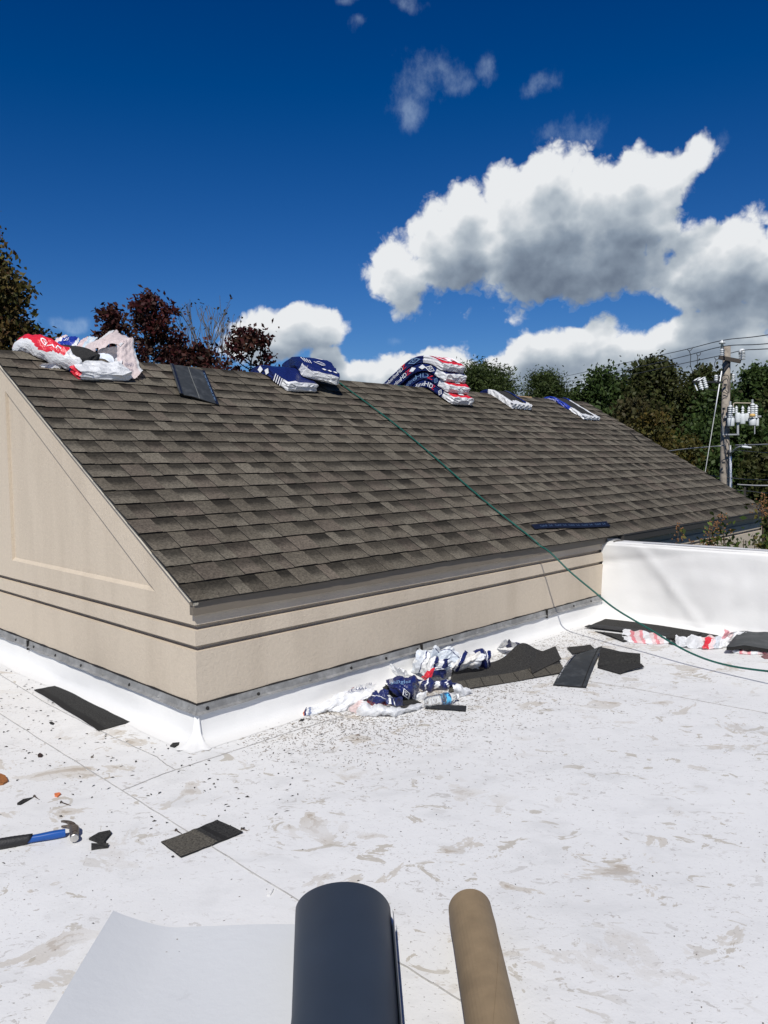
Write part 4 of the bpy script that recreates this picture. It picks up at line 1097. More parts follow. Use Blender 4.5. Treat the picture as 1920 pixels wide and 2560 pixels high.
def nail(a, b, label):
    P, Q = gp(*a), gp(*b); d = Q - P; L_ = np.linalg.norm(d); d /= L_
    t = thing('nail', label, 'nail', P); mb = MB(); mb.tube([P + Z * .004, P + d * L_ * .5 + Z * .003, Q + Z * .002], [.0022, .0022, .0008], 6); mb.build('shank', m_steel, t)
    mb = MB(); mb.lathe(P + Z * .0045 - d * .001, d, [(0, .006), (.0015, .006)], 10); mb.build('nail_head', m_steel, t)
nail((153, 2008), (177, 2015), 'bent roofing nail below the orange paper scrap')
nail((440, 2078), (455, 2086), 'roofing nail touching the left side of the cut shingle piece')
nail((604, 2075), (620, 2078), 'roofing nail at the right corner of the cut shingle piece')
nail((86, 1993), (97, 1999), 'roofing nail beside the pointed black scrap at left')
nail((230, 1895), (234, 1887), 'roofing nail between the two seams at left')

# ------------------------------------------------------------------ membrane roll and cardboard tube
m_under = mat('membrane_underside', (.023, .034, .052), .55, var=.10, vscale=7, spec=.5)
rollt = thing('membrane_roll', 'dark grey backed roofing membrane roll, its white face unrolled to the left', 'membrane roll', (-.125, 1.6, 0))
mb = MB(); yf, yn = 2.005, .35; n = 56
ty = lambda y: min(.6, 2.13 - y)
cx = lambda y: -.127 + ty(y) * .063
rad = lambda y: .136 - ty(y) * .029
RZ = .086                                                          # the roll sags into an oval
yf = 2.13; rows = []
for y in (yf, yf - .001, yf - .004, 1.9, 1.7, 1.3, .9, yn):
    k = .975 if y == yf else (.993 if y == yf - .001 else 1.0)
    rows.append([mb.vert((cx(y) + rad(y) * k * math.cos(t), y, RZ + .003 + RZ * k * math.sin(t) + .0012 * math.sin(t * 3 + y * 5))) for t in [2 * math.pi * j / n for j in range(n)]])
for a, b in zip(rows, rows[1:]):
    for j in range(n): mb.face((a[j], a[(j + 1) % n], b[(j + 1) % n], b[j]))
mb.build('roll', m_under, rollt, smooth=True)
mb = MB(); th = np.linspace(0, 14 * 2 * math.pi, 380)             # wound edge at the far end
for a, b in zip(th, th[1:]):
    ra, rb = .35 + .61 * a / th[-1], .35 + .61 * b / th[-1]; w_ = .016
    f = lambda r, t, y: (cx(yf) + rad(yf) * r * math.cos(t), y, RZ + .003 + RZ * r * math.sin(t))
    mb.poly([f(ra, a, yf + .002), f(rb, b, yf + .002), f(rb + w_, b, yf + .002), f(ra + w_, a, yf + .002)])
mb.build('wound_edge', m_memb_clean, rollt)
mb = MB()                                                          # outer lap standing off on the right
def lap(a, t):
    th_ = -1.25 + 1.45 * a; y = yf - .03 - t * 1.6; r = 1 + .03 + .06 * (1 - a)
    return (cx(y) + rad(y) * r * math.cos(th_) + .003, y, RZ + .006 + RZ * r * math.sin(th_))
mb.grid(lap, 14, 6); mb.build('outer_lap', mat('lap_blue_grey', (.07, .095, .14), .4), rollt, smooth=True)
mb = MB()
def sh(a, t):
    x = -.15 - a * .655; y = 2.192 + .006 * math.sin(a * 3) - t * 1.7
    z = .005 + .055 * max(0, (a - .72) / .28) ** 1.6 * (1 - .25 * t) + .004 * math.sin(a * 6 + t * 9) * (a > .02) + .004 * mnoise.noise(Vector((a * 5, t * 4, 1))) * a
    return (x, y - .03 * max(0, a - .9), z)
mb.grid(sh, 40, 30, flip=True); mb.build('unrolled_sheet', mat('membrane_new', (.60, .615, .62), .5, col2=(.40, .40, .40), c2scale=5.5, c2lo=.66, c2hi=.80, bump=.1, bscale=30), rollt, smooth=True)

m_card = mat('cardboard', (.240, .175, .102), .72, var=.10, vscale=22, col2=(.20, .145, .085), c2scale=9, c2lo=.5, c2hi=.75, bump=.12, bscale=60, bdist=.003)
tube = thing('cardboard_tube', 'brown cardboard core tube lying beside the dark membrane roll', 'tube', (.24, 1.6, 0))
mb = MB(); n = 40; RT = .0625
axis = lambda y: .240 + (2.17 - y) * .002
pr = [(2.17, RT - .008), (2.1705, RT - .0085), (2.1705, RT), (2.167, RT), (1.7, RT), (1.2, RT), (.4, RT)]
inner = [(.5, RT - .008), (2.17, RT - .008)]
rows = [[mb.vert((axis(y) + r * math.cos(t), y, RT + .002 + r * math.sin(t))) for t in [2 * math.pi * j / n for j in range(n)]] for (y, r) in inner + pr[1:]]
for a, b in zip(rows, rows[1:]):
    for j in range(n): mb.face((a[j], a[(j + 1) % n], b[(j + 1) % n], b[j]))
mb.build('tube_wall', m_card, tube, smooth=False)
mb = MB()                                                          # spiral seam of the wound paper
for t in np.linspace(-1.5, 3.3, 130):
    pass
for k in range(2):
    pts = []
    for q in np.linspace(0, 1, 60):
        y = 2.15 - q * 1.5; t = k * 3.1 + (2.15 - y) / .30; pts.append((axis(y) + (RT + .0003) * math.cos(t), y, RT + .002 + (RT + .0003) * math.sin(t)))
    mb.tube(pts, .0007, 4)
mb.build('spiral_seam', m_card, tube)

# ------------------------------------------------------------------ hose
m_hose = mat('hose_green', (.008, .080, .062), .42, var=.15, vscale=10)
hpx = [(812, 938), (835, 948), (880, 980), (940, 1024), (1000, 1070), (1060, 1120), (1120, 1172), (1180, 1225), (1240, 1275), (1290, 1314), (1335, 1350)]
pts = []
for i, p in enumerate(hpx): pts.append(rp(*p, .025))
back = pts[0]; u_b, s_b = rl(pts[0])
lead = [drape(u_b - .28, LEN + .5, .02), drape(u_b - .16, LEN + .25, .02), drape(u_b - .07, LEN + .08, .02), drape(u_b - .02, LEN - .02, .018)]
air = [B(2.945, -.055, .708), B(2.94, -.12, .682), B(2.935, -.20, .630), B(2.935, -.33, .530), B(2.935, -.51, .415), B(2.935, -.68, .310), B(2.93, -.93, .206), B(2.895, -1.2, .108), B(2.865, -1.45, .071), B(2.79, -1.78, .100), B(2.70, -2.15, .16)]
ctrl = lead + pts[1:] + air
def spline(P, m=6):
    P = [np.asarray(p) for p in P]; out = []
    for i in range(len(P) - 1):
        a, b, c, d = P[max(i - 1, 0)], P[i], P[i + 1], P[min(i + 2, len(P) - 1)]
        for k in range(m):
            t = k / m; out.append(.5 * ((2 * b) + (c - a) * t + (2 * a - 5 * b + 4 * c - d) * t * t + (3 * b - a - 3 * c + d) * t ** 3))
    out.append(P[-1]); return out
mb = MB(); mb.tube(spline(ctrl), .0065, 8); mb.build('air_hose', m_hose, None, True, 'green air hose running down the shingles and hanging off the eave', 'hose')
m_cord = mat('cord_teal', (.01, .17, .12), .5)
mb = MB(); mb.tube(spline([drape(3.75, LEN + .03, .014), drape(4.0, LEN - .01, .016), drape(4.25, LEN - .02, .012), drape(4.5, LEN - .01, .010), drape(5.0, LEN, .010), drape(5.3, LEN - .01, .012), drape(5.62, LEN, .012)]), .008, 7)
mb.build('cord', m_cord, None, True, 'teal cord lying along the ridge under the stacked bundles', 'cord')
P, Q = drape(6.02, LEN + .01, .018), drape(6.62, LEN - .02, .018)
mb = MB(); mb.beam(P, Q, .035, .018); mb.build('wood_stick', mat('pine_wood', (.50, .33, .17), .7, var=.2, vscale=20), None, False, 'short pale wooden stick on the ridge between opened bundles', 'stick')

# ------------------------------------------------------------------ rubbish heap at the foot of the eave wall
c5 = lambda x, y, z=0.0: gp(720 + x / 3.19, 1540 + y / 3.19, z)
def trash(label, rows, m, seed, amp=.010, nu=34, nv=30, name='plastic_wrapper', cat='plastic wrapper', conv=c5, f0=2.2, edge=.04, ink=None):
    pt = Patch(rows, conv, seed, amp, f0, zmin=.002)
    o = sheet(name, label, cat, pt, m, nu, nv, seed=seed, edge=edge)
    return pt, o
# shingle strips under the heap
c6 = lambda x, y, z=0.0: gp(1140 + x / 2.127, 1520 + y / 2.127, z)
st_, top, nn = slab('loose_shingle', 'long loose shingle with brown tabs and black band along the eave wall', 'shingle', [(-40, 452, .002), (585, 345, .003), (520, 232, .012), (-20, 330, .012)], c6, [m_grandark, m_grangrey, m_asphalt], (40, 16), .005,
     curl=lambda a, b: .10 * math.exp(-((a - .66) / .15) ** 2) * max(0, b - .35) * 1.5 + .004 * math.sin(a * 9), mfn=lambda a, b: 1 if b < .37 else 0, seed=21)
for a in (.16, .29, .45, .58, .72, .86):
    mb = MB(); P0, P1 = top(a, .002) + nn * .001, top(a - .035, .36) + nn * .001; mb.tube([P0, P1], .0022, 5); mb.build('tab_slit', m_asphalt, st_)
slab('loose_shingle', 'dark shingle folded to a point in the middle of the row by the wall', 'shingle', [(405, 352, .012), (560, 275, .020), (528, 222, .05), (380, 262, .03)], c6, [m_grandark, m_asphalt], (14, 12), .005, curl=lambda a, b: .02 * a * b, seed=22)
o, top, nn = slab('loose_shingle', 'black shingle lying face down across the row, blue printed tape on top', 'shingle', [(516, 410, .006), (692, 424, .006), (778, 206, .05), (622, 258, .045)], c6, [m_felt, m_tape, m_asphalt], (18, 18), .005, curl=lambda a, b: .015 * math.sin(b * 3.1), mfn=lambda a, b: 1 if a < .10 and b > .62 else 0, seed=23)
marks(top, nn, 3, .15, .52, .03, o, m_ink, along='b', h=.05, word='GAF 01')
marks(top, nn, 2, .68, .84, .02, o, m_ink, along='b', h=.06, word='GAF')
mb = MB(); mb.tube([top(.88, k / 8) + nn * .001 for k in range(9)], .003, 5); mb.build('overlap_edge', m_asphalt, o)
slab('loose_shingle', 'black shingle with lengthwise folds at the right end of the row', 'shingle', [(755, 312, .006), (980, 300, .02), (980, 264, .03), (770, 212, .05)], c6, [m_granblk, m_asphalt], (20, 16), .005, curl=lambda a, b: .036 * abs(math.sin(b * 6.5)) * (.4 + a * .6), seed=24)
slab('loose_shingle', 'black shingle tip resting lowest at the right end of the row', 'shingle', [(752, 318, .004), (872, 353, .003), (1002, 318, .010), (985, 300, .018)], c6, [m_granblk, m_asphalt], (16, 10), .005, curl=lambda a, b: .010 * math.sin(b * 3), seed=25)
slab('loose_shingle', 'grey brown shingle corner peeping out behind the taped black shingle', 'shingle', [(620, 245, .01), (742, 222, .03), (715, 198, .03), (590, 212, .01)], c6, [m_grandark, m_asphalt], (12, 8), .005, seed=26)
slab('shingle_strip', 'narrow black rubber-like strip poking out of the pink wrapper', 'shingle strip', [(1095, 742, .002), (1418, 762, .004), (1424, 722, .014), (1100, 716, .012)], c5, [m_asph_back, m_asphalt], (20, 4), .004, curl=lambda a, b: .006 * math.sin(a * 3), seed=27)
slab('shingle_scrap', 'torn black granule shingle scrap in the middle of the rubbish heap', 'shingle scrap', [(760, 600, .05), (905, 715, .03), (1050, 690, .02), (780, 545, .09)], c5, [m_granblk, m_asphalt], (14, 10), .006, curl=lambda a, b: .02 * math.sin(a * 4) * b, wob=.012, seed=28)

trash('white wrapper spike leaning on the wall flashing in the heap', [[(840, 500, .02), (890, 505, .02), (950, 500, .02), (1000, 480, .02)], [(810, 450, .06), (860, 450, .07), (920, 460, .06), (985, 462, .05)], [(775, 385, .10), (810, 400, .12), (870, 420, .10), (940, 445, .08)], [(755, 365, .12), (790, 355, .14), (840, 390, .12), (900, 430, .1)]], m_white, 41, .008)
pt, o = trash('clear and white bag with navy printed label at the left of the heap', [[(105, 795, .002), (250, 785, .002), (400, 765, .002), (540, 735, .004)], [(120, 770, .01), (270, 735, .03), (430, 715, .05), (620, 680, .06)], [(190, 742, .02), (340, 680, .06), (480, 590, .10), (680, 610, .11)], [(210, 718, .02), (390, 655, .06), (570, 500, .12), (720, 540, .10)]], m_white, 42, .012, 40, 34)
print_on(lambda x, y: pt(.56 + x, .72 + y, .010), [('rect', .30, .008, 0, -.05, m_inkn), ('rect', .006, .26, 0, -.05, m_inkn), ('text', 'EQUAL', .10, .04, -.02, m_inkn), ('text', '(R)', .08, .26, .18, m_inkn), ('rect', .05, .03, .0, .21, m_inkr), ('text', 'GAF INC', .05, .05, .10, m_inkn)], 'lettering', o)
trash('blue and white shredded wrapper tail at the far left of the heap', [[(100, 800, .002), (150, 800, .002), (200, 790, .002), (260, 782, .004)], [(110, 782, .008), (150, 775, .014), (200, 765, .02), (260, 745, .03)], [(105, 770, .012), (160, 755, .02), (200, 735, .035), (240, 715, .04)], [(120, 760, .012), (165, 745, .02), (205, 722, .03), (245, 705, .04)]], wrap_mat('film_shred', [(0, NAVY), (.12, WHITE), (.25, (.65, .2, .08)), (.32, NAVY), (.45, WHITE), (.58, (.25, .3, .45)), (.7, WHITE)], wob=.3), 43, .010, 24, 20)
trash('black crumb of shingle at the far left tip of the heap', [[(88, 838, .001), (100, 838, .001), (112, 838, .001), (122, 836, .001)], [(92, 832, .006), (102, 832, .006), (114, 832, .006), (126, 828, .006)], [(97, 826, .008), (106, 826, .008), (118, 825, .008), (129, 822, .008)], [(102, 820, .004), (112, 820, .004), (122, 820, .004), (131, 818, .004)]], m_granblk, 44, .001, 6, 6, 'shingle_scrap', 'shingle scrap')
trash('pink and white wrapper forming the trough along the front of the heap', [[(475, 752, .002), (610, 835, .002), (860, 815, .002), (1100, 722, .006)], [(500, 715, .03), (640, 780, .05), (860, 785, .05), (1090, 715, .02)], [(530, 690, .06), (640, 720, .075), (850, 765, .06), (1080, 705, .03)], [(570, 665, .08), (660, 700, .05), (850, 745, .03), (1085, 700, .012)]], wrap_mat('film_pink_white', [(0, (.82, .66, .64)), (.22, WHITE)], film=.25, wob=.2), 45, .010, 44, 26)
trash('navy and red crumpled wrapper in the lower left of the heap', [[(615, 690, .03), (680, 725, .03), (770, 735, .03), (850, 725, .03)], [(630, 660, .07), (690, 670, .08), (770, 690, .08), (840, 690, .06)], [(680, 610, .11), (720, 610, .12), (770, 640, .11), (820, 660, .09)], [(700, 585, .12), (740, 580, .13), (780, 590, .13), (810, 620, .11)]], wrap_mat('film_red_navy', [(0, RED), (.18, (.12, .02, .05)), (.34, NAVY), (.66, WHITE), (.71, NAVY)], film=.05, axis=1, wob=.25), 46, .016, 34, 30)
trash('white and navy film shards around the black scrap in the heap', [[(800, 735, .02), (860, 730, .02), (900, 725, .02), (930, 715, .02)], [(800, 700, .06), (850, 690, .07), (890, 690, .06), (930, 705, .04)], [(780, 660, .09), (830, 655, .10), (870, 665, .09), (915, 690, .06)], [(770, 635, .11), (810, 650, .11), (850, 665, .1), (900, 680, .08)]], wrap_mat('film_shards', [(0, NAVY), (.3, WHITE), (.42, NAVY), (.62, WHITE), (.7, NAVY)], wob=.4, film=.06), 47, .018, 26, 26)
pt, o = trash('big navy wrapper with white lettering on top of the heap', [[(880, 650, .04), (930, 665, .04), (990, 655, .04), (1030, 610, .04)], [(820, 610, .10), (900, 610, .13), (980, 600, .13), (1060, 575, .08)], [(780, 560, .12), (870, 530, .16), (960, 520, .17), (1070, 540, .12)], [(790, 520, .12), (880, 475, .16), (980, 470, .17), (1080, 510, .13)]], m_navy, 48, .012, 40, 36)
print_on(lambda x, y: pt(.10 + x * .9, .66 + y, .008), [('text', 'shingles', .20, .02, .0, m_inkb), ('diamond', .13, .20, .42, -.42, m_ink), ('text', 'TL', .16, .70, -.25, m_inkb)] + [('rect', .10, .012, .0, .05 + .05 * k, m_ink) for k in range(4)], 'lettering', o)
trash('navy wrapper tail with white dashes stretching right behind the bottle', [[(1040, 590, .02), (1130, 585, .02), (1250, 570, .02), (1365, 548, .01)], [(1050, 560, .06), (1140, 550, .06), (1250, 545, .05), (1360, 535, .03)], [(1050, 520, .09), (1140, 520, .08), (1260, 515, .06), (1350, 522, .04)], [(1070, 500, .09), (1150, 505, .08), (1260, 505, .06), (1345, 515, .04)]], wrap_mat('film_navy_dash', [(0, NAVY), (.28, WHITE), (.32, NAVY), (.55, WHITE), (.66, NAVY), (.84, WHITE), (.88, NAVY)], film=.05, wob=.25), 49, .014, 34, 22)
trash('white wrapper tail beside the clear bottle on its left', [[(985, 665, .003), (1030, 672, .003), (1080, 668, .003), (1110, 660, .003)], [(990, 635, .03), (1030, 630, .04), (1080, 630, .04), (1110, 635, .03)], [(1010, 610, .05), (1050, 600, .06), (1090, 600, .06), (1115, 610, .05)], [(1020, 600, .05), (1060, 590, .06), (1095, 590, .06), (1120, 600, .05)]], m_white, 50, .012, 20, 20)
trash('white crumpled film clump at the cap end of the bottle', [[(1320, 640, .003), (1370, 640, .003), (1430, 625, .003), (1482, 612, .003)], [(1320, 605, .04), (1370, 600, .05), (1430, 600, .04), (1478, 600, .02)], [(1310, 575, .07), (1370, 560, .08), (1420, 570, .06), (1465, 590, .03)], [(1310, 560, .07), (1370, 548, .08), (1420, 560, .06), (1455, 580, .03)]], m_white, 51, .014, 28, 26)
# upper crumple by the wall
trash('pale grey and white wrapper peaks leaning against the wall behind the heap', [[(985, 440, .02), (1080, 500, .03), (1180, 480, .05), (1300, 440, .05)], [(1000, 370, .10), (1080, 380, .13), (1200, 370, .14), (1330, 390, .10)], [(1020, 300, .15), (1110, 310, .17), (1220, 250, .20), (1360, 340, .13)], [(1040, 270, .16), (1140, 300, .18), (1240, 170, .24), (1410, 325, .14)]], m_greyw, 52, .022, 48, 42, f0=2.6)
trash('grey film flap with navy edge folded down in the upper heap', [[(985, 442, .02), (1010, 450, .03), (1050, 470, .03), (1080, 470, .04)], [(1000, 390, .10), (1040, 380, .12), (1080, 390, .12), (1110, 390, .12)], [(1015, 320, .15), (1060, 310, .16), (1100, 320, .16), (1130, 330, .16)], [(1030, 278, .17), (1080, 270, .18), (1120, 285, .18), (1150, 300, .17)]], wrap_mat('film_grey_navyedge', [(0, (.62, .66, .72)), (.66, NAVY), (.72, WHITE)], film=.1, wob=.15), 53, .010, 24, 24)
trash('white and navy striped wrapper fold in the middle of the upper heap', [[(1060, 500, .03), (1130, 500, .03), (1200, 500, .03), (1250, 480, .03)], [(1080, 440, .10), (1140, 430, .12), (1200, 430, .12), (1260, 420, .10)], [(1110, 380, .15), (1160, 360, .17), (1220, 360, .17), (1270, 370, .14)], [(1120, 340, .17), (1170, 325, .18), (1230, 325, .18), (1290, 340, .15)]], m_label, 54, .016, 30, 28)
trash('navy lettered wrapper piece right of the red film in the upper heap', [[(1145, 490, .05), (1190, 500, .05), (1220, 500, .05), (1240, 490, .05)], [(1160, 460, .08), (1190, 460, .09), (1215, 460, .09), (1250, 450, .08)], [(1170, 430, .11), (1200, 425, .12), (1225, 420, .12), (1255, 420, .1)], [(1180, 415, .12), (1205, 405, .13), (1230, 400, .13), (1262, 405, .11)]], m_navy_w, 55, .010, 20, 20)
trash('torn bright red film bit in the middle of the heap', [[(1060, 492, .07), (1085, 505, .07), (1105, 535, .06), (1130, 525, .06)], [(1062, 480, .09), (1090, 480, .10), (1110, 500, .09), (1140, 490, .09)], [(1075, 468, .10), (1110, 460, .12), (1130, 460, .12), (1150, 450, .11)], [(1110, 460, .11), (1125, 430, .13), (1140, 405, .14), (1168, 415, .13)]], m_red, 56, .008, 20, 20)
trash('navy and white wrapper mouth opening at the right end of the upper heap', [[(1290, 430, .04), (1360, 440, .04), (1440, 425, .04), (1530, 420, .03)], [(1330, 390, .09), (1390, 390, .11), (1450, 380, .11), (1540, 380, .08)], [(1380, 340, .13), (1420, 320, .15), (1470, 320, .15), (1560, 340, .12)], [(1400, 300, .14), (1430, 280, .16), (1500, 285, .16), (1590, 310, .13)]], wrap_mat('film_beige_navy', [(0, NAVY), (.16, WHITE), (.26, NAVY), (.42, (.70, .68, .64)), (.9, WHITE)], film=.1, wob=.2), 57, .014, 32, 28)
trash('dark navy wrapper lobe at the right end of the heap over the shingles', [[(1530, 410, .02), (1560, 420, .02), (1590, 418, .02), (1615, 400, .02)], [(1540, 370, .08), (1570, 360, .09), (1600, 370, .09), (1622, 370, .07)], [(1510, 310, .13), (1550, 300, .14), (1590, 310, .13), (1625, 330, .10)], [(1470, 280, .14), (1520, 262, .15), (1570, 270, .14), (1610, 285, .12)]], wrap_mat('film_navy_stripes', [(0, NAVY), (.70, WHITE), (.74, NAVY), (.82, WHITE), (.86, NAVY)], film=.03, axis=0, wob=.1), 58, .010, 24, 24)
trash('navy striped wrapper fin standing against the wall right of the heap', [[(212, 215, .02), (250, 215, .02), (300, 213, .03), (370, 212, .02)], [(225, 200, .06), (260, 195, .07), (310, 198, .06), (370, 200, .04)], [(240, 185, .10), (265, 180, .11), (300, 185, .09), (350, 192, .06)], [(262, 164, .14), (275, 164, .15), (290, 185, .1), (330, 185, .07)]], m_label, 59, .008, 22, 20, conv=c6)
trash('small blue and pale wrapper lying on the long shingle', [[(235, 278, .012), (290, 298, .012), (350, 300, .012), (425, 282, .010)], [(245, 265, .03), (290, 275, .035), (350, 285, .03), (415, 278, .02)], [(255, 255, .04), (300, 255, .045), (350, 268, .04), (405, 272, .025)], [(262, 252, .04), (300, 250, .045), (345, 262, .04), (395, 270, .025)]], wrap_mat('film_pale_royal', [(0, (.66, .72, .78)), (.10, RED), (.14, (.7, .75, .8)), (.46, ROYAL), (.93, WHITE)], film=.1, wob=.1), 60, .006, 24, 18, conv=c6)

# bottle
bt = thing('water_bottle', 'clear plastic water bottle with blue label lying at the front of the heap', 'bottle', gp(1090, 1755))
P, Q = gp(1066, 1757, .034), gp(1146, 1740, .034); ax = (Q - P); ax = ax / np.linalg.norm(ax)
m_pet = mat('pet_plastic', (.93, .95, .96), .06, trans=.92, ior=1.18, spec=.8)
pb = [(0, .018), (.003, .029), (.010, .032)]
for k in range(9): pb += [(.014 + k * .0105, .0325), (.019 + k * .0105, .0300)]
pb += [(.112, .0325), (.150, .0325), (.156, .032), (.175, .026), (.190, .016), (.196, .0125), (.210, .0125)]
mb = MB(); mb.lathe(P, ax, pb, 22); mb.build('bottle_body', m_pet, bt, smooth=True)
mb = MB(); mb.lathe(P + ax * .114, ax, [(0, .0330), (.034, .0330)], 22); mb.f = mb.f[:-2]; mb.mi = mb.mi[:-2]
lb_ = mb.build('bottle_label', mat('label_blue', (.10, .45, .72), .4, col2=(.015, .05, .16), c2scale=45, c2lo=.48, c2hi=.55), bt, smooth=True)
mb = MB(); mb.lathe(P + ax * .203, ax, [(0, .0145), (.012, .0145), (.013, .012)], 18); mb.build('bottle_cap', m_ink, bt)

# ------------------------------------------------------------------ pile at the foot of the parapet
slab('loose_shingle', 'longest dark shingle lying in front of the white parapet', 'shingle', [(684, 108, .004), (1250, 172, .006), (1395, 150, .010), (795, 60, .012)], c6, [m_granblk, m_asph_back, m_asphalt], (34, 10), .005, curl=lambda a, b: .012 * math.sin(a * 3) * b + .010 * (b < .25), mfn=lambda a, b: 1 if b < .4 else 0, seed=31)
slab('loose_shingle', 'curved thin shingle strip in front of the longest one by the parapet', 'shingle', [(738, 124, .004), (890, 182, .003), (945, 172, .004), (870, 140, .010)], c6, [m_granblk, m_asphalt], (20, 5), .004, curl=lambda a, b: .010 * math.sin(a * 3), seed=32)
slab('loose_shingle', 'shingle scrap lying under the white film at the middle of the parapet', 'shingle', [(1090, 160, .02), (1240, 168, .02), (1310, 140, .02), (1180, 130, .03)], c6, [m_grandark, m_asphalt], (12, 8), .005, curl=lambda a, b: .01 * b, seed=33)
slab('loose_shingle', 'dark shingle lump under the hose where it crosses the parapet pile', 'shingle', [(1130, 190, .006), (1225, 207, .006), (1232, 190, .012), (1150, 178, .012)], c6, [m_asph_back, m_asphalt], (10, 6), .006, seed=34)
slab('roofing_sheet', 'folded black shingle packet cut by the right edge of the frame', 'roofing sheet', [(1438, 225, .03), (1720, 232, .03), (1720, 148, .045), (1505, 140, .045)], c6, [m_felt, m_asphalt], (20, 12), .024, curl=lambda a, b: .012 * math.sin(a * 5) * (1 - b), wob=.008, seed=35)
trash('red striped white film lying on the shingles near the parapet', [[(900, 178, .004), (1000, 192, .004), (1080, 196, .004), (1130, 188, .004)], [(880, 160, .02), (980, 170, .025), (1070, 178, .025), (1140, 180, .015)], [(870, 135, .03), (960, 140, .035), (1060, 150, .035), (1130, 168, .02)], [(885, 115, .03), (980, 122, .035), (1060, 132, .035), (1110, 158, .02)]], m_redstripe, 81, .010, 34, 24, conv=c6)
trash('white film crossing under the hose in front of the parapet', [[(1160, 200, .004), (1230, 222, .004), (1320, 222, .004), (1420, 205, .004)], [(1165, 175, .03), (1230, 185, .03), (1310, 190, .03), (1400, 185, .03)], [(1160, 155, .04), (1230, 160, .04), (1310, 150, .05), (1400, 165, .04)], [(1170, 146, .05), (1220, 158, .04), (1300, 140, .05), (1370, 155, .04)]], wrap_mat('film_white_pinkedge', [(0, WHITE), (.72, PINK)], film=.25), 82, .012, 34, 24, conv=c6)
trash('red and white printed wrapper crumple left of the black packet', [[(1310, 220, .004), (1360, 222, .004), (1410, 215, .004), (1450, 205, .004)], [(1305, 195, .03), (1360, 192, .04), (1410, 185, .04), (1450, 180, .04)], [(1320, 172, .05), (1370, 165, .06), (1420, 160, .06), (1460, 160, .05)], [(1340, 160, .05), (1380, 155, .06), (1430, 150, .06), (1470, 150, .05)]], wrap_mat('film_red_block', [(0, (.55, .08, .09)), (.12, RED), (.30, PINK), (.48, (.62, .66, .70)), (.7, WHITE)], film=.15, wob=.2), 83, .012, 26, 22, conv=c6)
trash('pink film fin standing behind the black packet at the parapet foot', [[(1395, 180, .02), (1440, 185, .02), (1480, 165, .03), (1530, 145, .05)], [(1410, 165, .05), (1440, 160, .06), (1490, 148, .06), (1540, 138, .06)], [(1425, 140, .09), (1450, 140, .08), (1500, 132, .07), (1545, 130, .07)], [(1432, 112, .13), (1455, 130, .09), (1500, 125, .08), (1555, 124, .07)]], wrap_mat('film_pink_red', [(0, (.78, .36, .38)), (.35, PINK), (.6, WHITE)], film=.25, wob=.2), 84, .010, 26, 20, conv=c6)
trash('white and pink film strip along the parapet foot at the frame edge', [[(1535, 150, .03), (1600, 152, .03), (1660, 155, .03), (1740, 160, .03)], [(1535, 142, .05), (1600, 142, .05), (1660, 148, .05), (1740, 150, .05)], [(1540, 132, .06), (1600, 132, .06), (1660, 138, .06), (1740, 140, .06)], [(1545, 124, .06), (1600, 126, .06), (1660, 132, .06), (1740, 134, .06)]], wrap_mat('film_pink_edge', [(0, WHITE), (.4, PINK), (.7, WHITE)], film=.25), 85, .008, 26, 12, conv=c6)
trash('pink wrapper edge showing below the black packet at right', [[(1475, 240, .002), (1540, 252, .002), (1620, 250, .002), (1740, 244, .002)], [(1472, 232, .012), (1540, 244, .014), (1620, 243, .014), (1740, 238, .014)], [(1470, 226, .022), (1540, 234, .024), (1620, 234, .024), (1740, 232, .024)], [(1470, 220, .026), (1540, 224, .026), (1620, 226, .026), (1740, 226, .026)]], m_redstripe, 86, .005, 26, 10, conv=c6)
flake('shingle_scrap', 'dark red scrap below the black packet at the right frame edge', 'shingle scrap', [(1903, 1643), (1912, 1639), (1935, 1640), (1930, 1648), (1912, 1648)], mat('scrap_red', (.20, .10, .10), .8), 12, .012)

# ------------------------------------------------------------------ fine debris
rg = random.Random(77); V, Fc, Mi = [], [], []
def bit(P, L_, w, a, m, h=.0):
    d = np.array([math.cos(a), math.sin(a), 0]); n = np.array([-math.sin(a), math.cos(a), 0]); b = len(V); z = .0012 + h
    V.extend([tuple(P - d * L_ / 2 + Z * z), tuple(P + n * w / 2 + Z * (z + w * .4)), tuple(P + d * L_ / 2 + Z * z), tuple(P - n * w / 2 + Z * (z + w * .15))]); Fc.append((b, b + 1, b + 2, b + 3)); Mi.append(m)
for k in range(9000):
    u = rg.triangular(.0, 3.95, .8); v = -.05 - abs(rg.gauss(0, .40)) - (.06 if rg.random() < .5 else 0)
    if v < -2.4: continue
    big = rg.random() < .06
    bit(B(u, v, 0), rg.uniform(.007, .020) if not big else rg.uniform(.02, .042), rg.uniform(.0018, .0042), rg.uniform(0, 6.3), rg.choice((0, 1, 1, 2)))
for k in range(650):
    v = rg.uniform(-1.1, -.08); u = UPAR - .06 - abs(rg.gauss(0, .12)); bit(B(u, v * 1.5, 0), rg.uniform(.008, .03), rg.uniform(.002, .006), rg.uniform(0, 6.3), rg.choice((0, 1, 1, 2)))
for k in range(1500):
    u, v = rg.uniform(-2.6, 2.8), rg.uniform(-3.0, 1.9)
    if u > -.1 and v > -.1: continue
    bit(B(u, v, 0), rg.uniform(.004, .011), rg.uniform(.002, .005), rg.uniform(0, 6.3), rg.choice((0, 2, 2, 1)))
for k in range(260):
    u, v = rg.gauss(-.35, .28), rg.uniform(-.9, 2.2)
    if u > -.07 and v > -.07: continue
    bit(B(u, v, 0), rg.uniform(.008, .026), rg.uniform(.004, .012), rg.uniform(0, 6.3), 0)
for k in range(70):                                        # crumbs lying on the flashing cove
    u = rg.uniform(.3, 3.9); bit(B(u, -.085, 0), .01, .004, rg.uniform(0, 6), 2, .006)
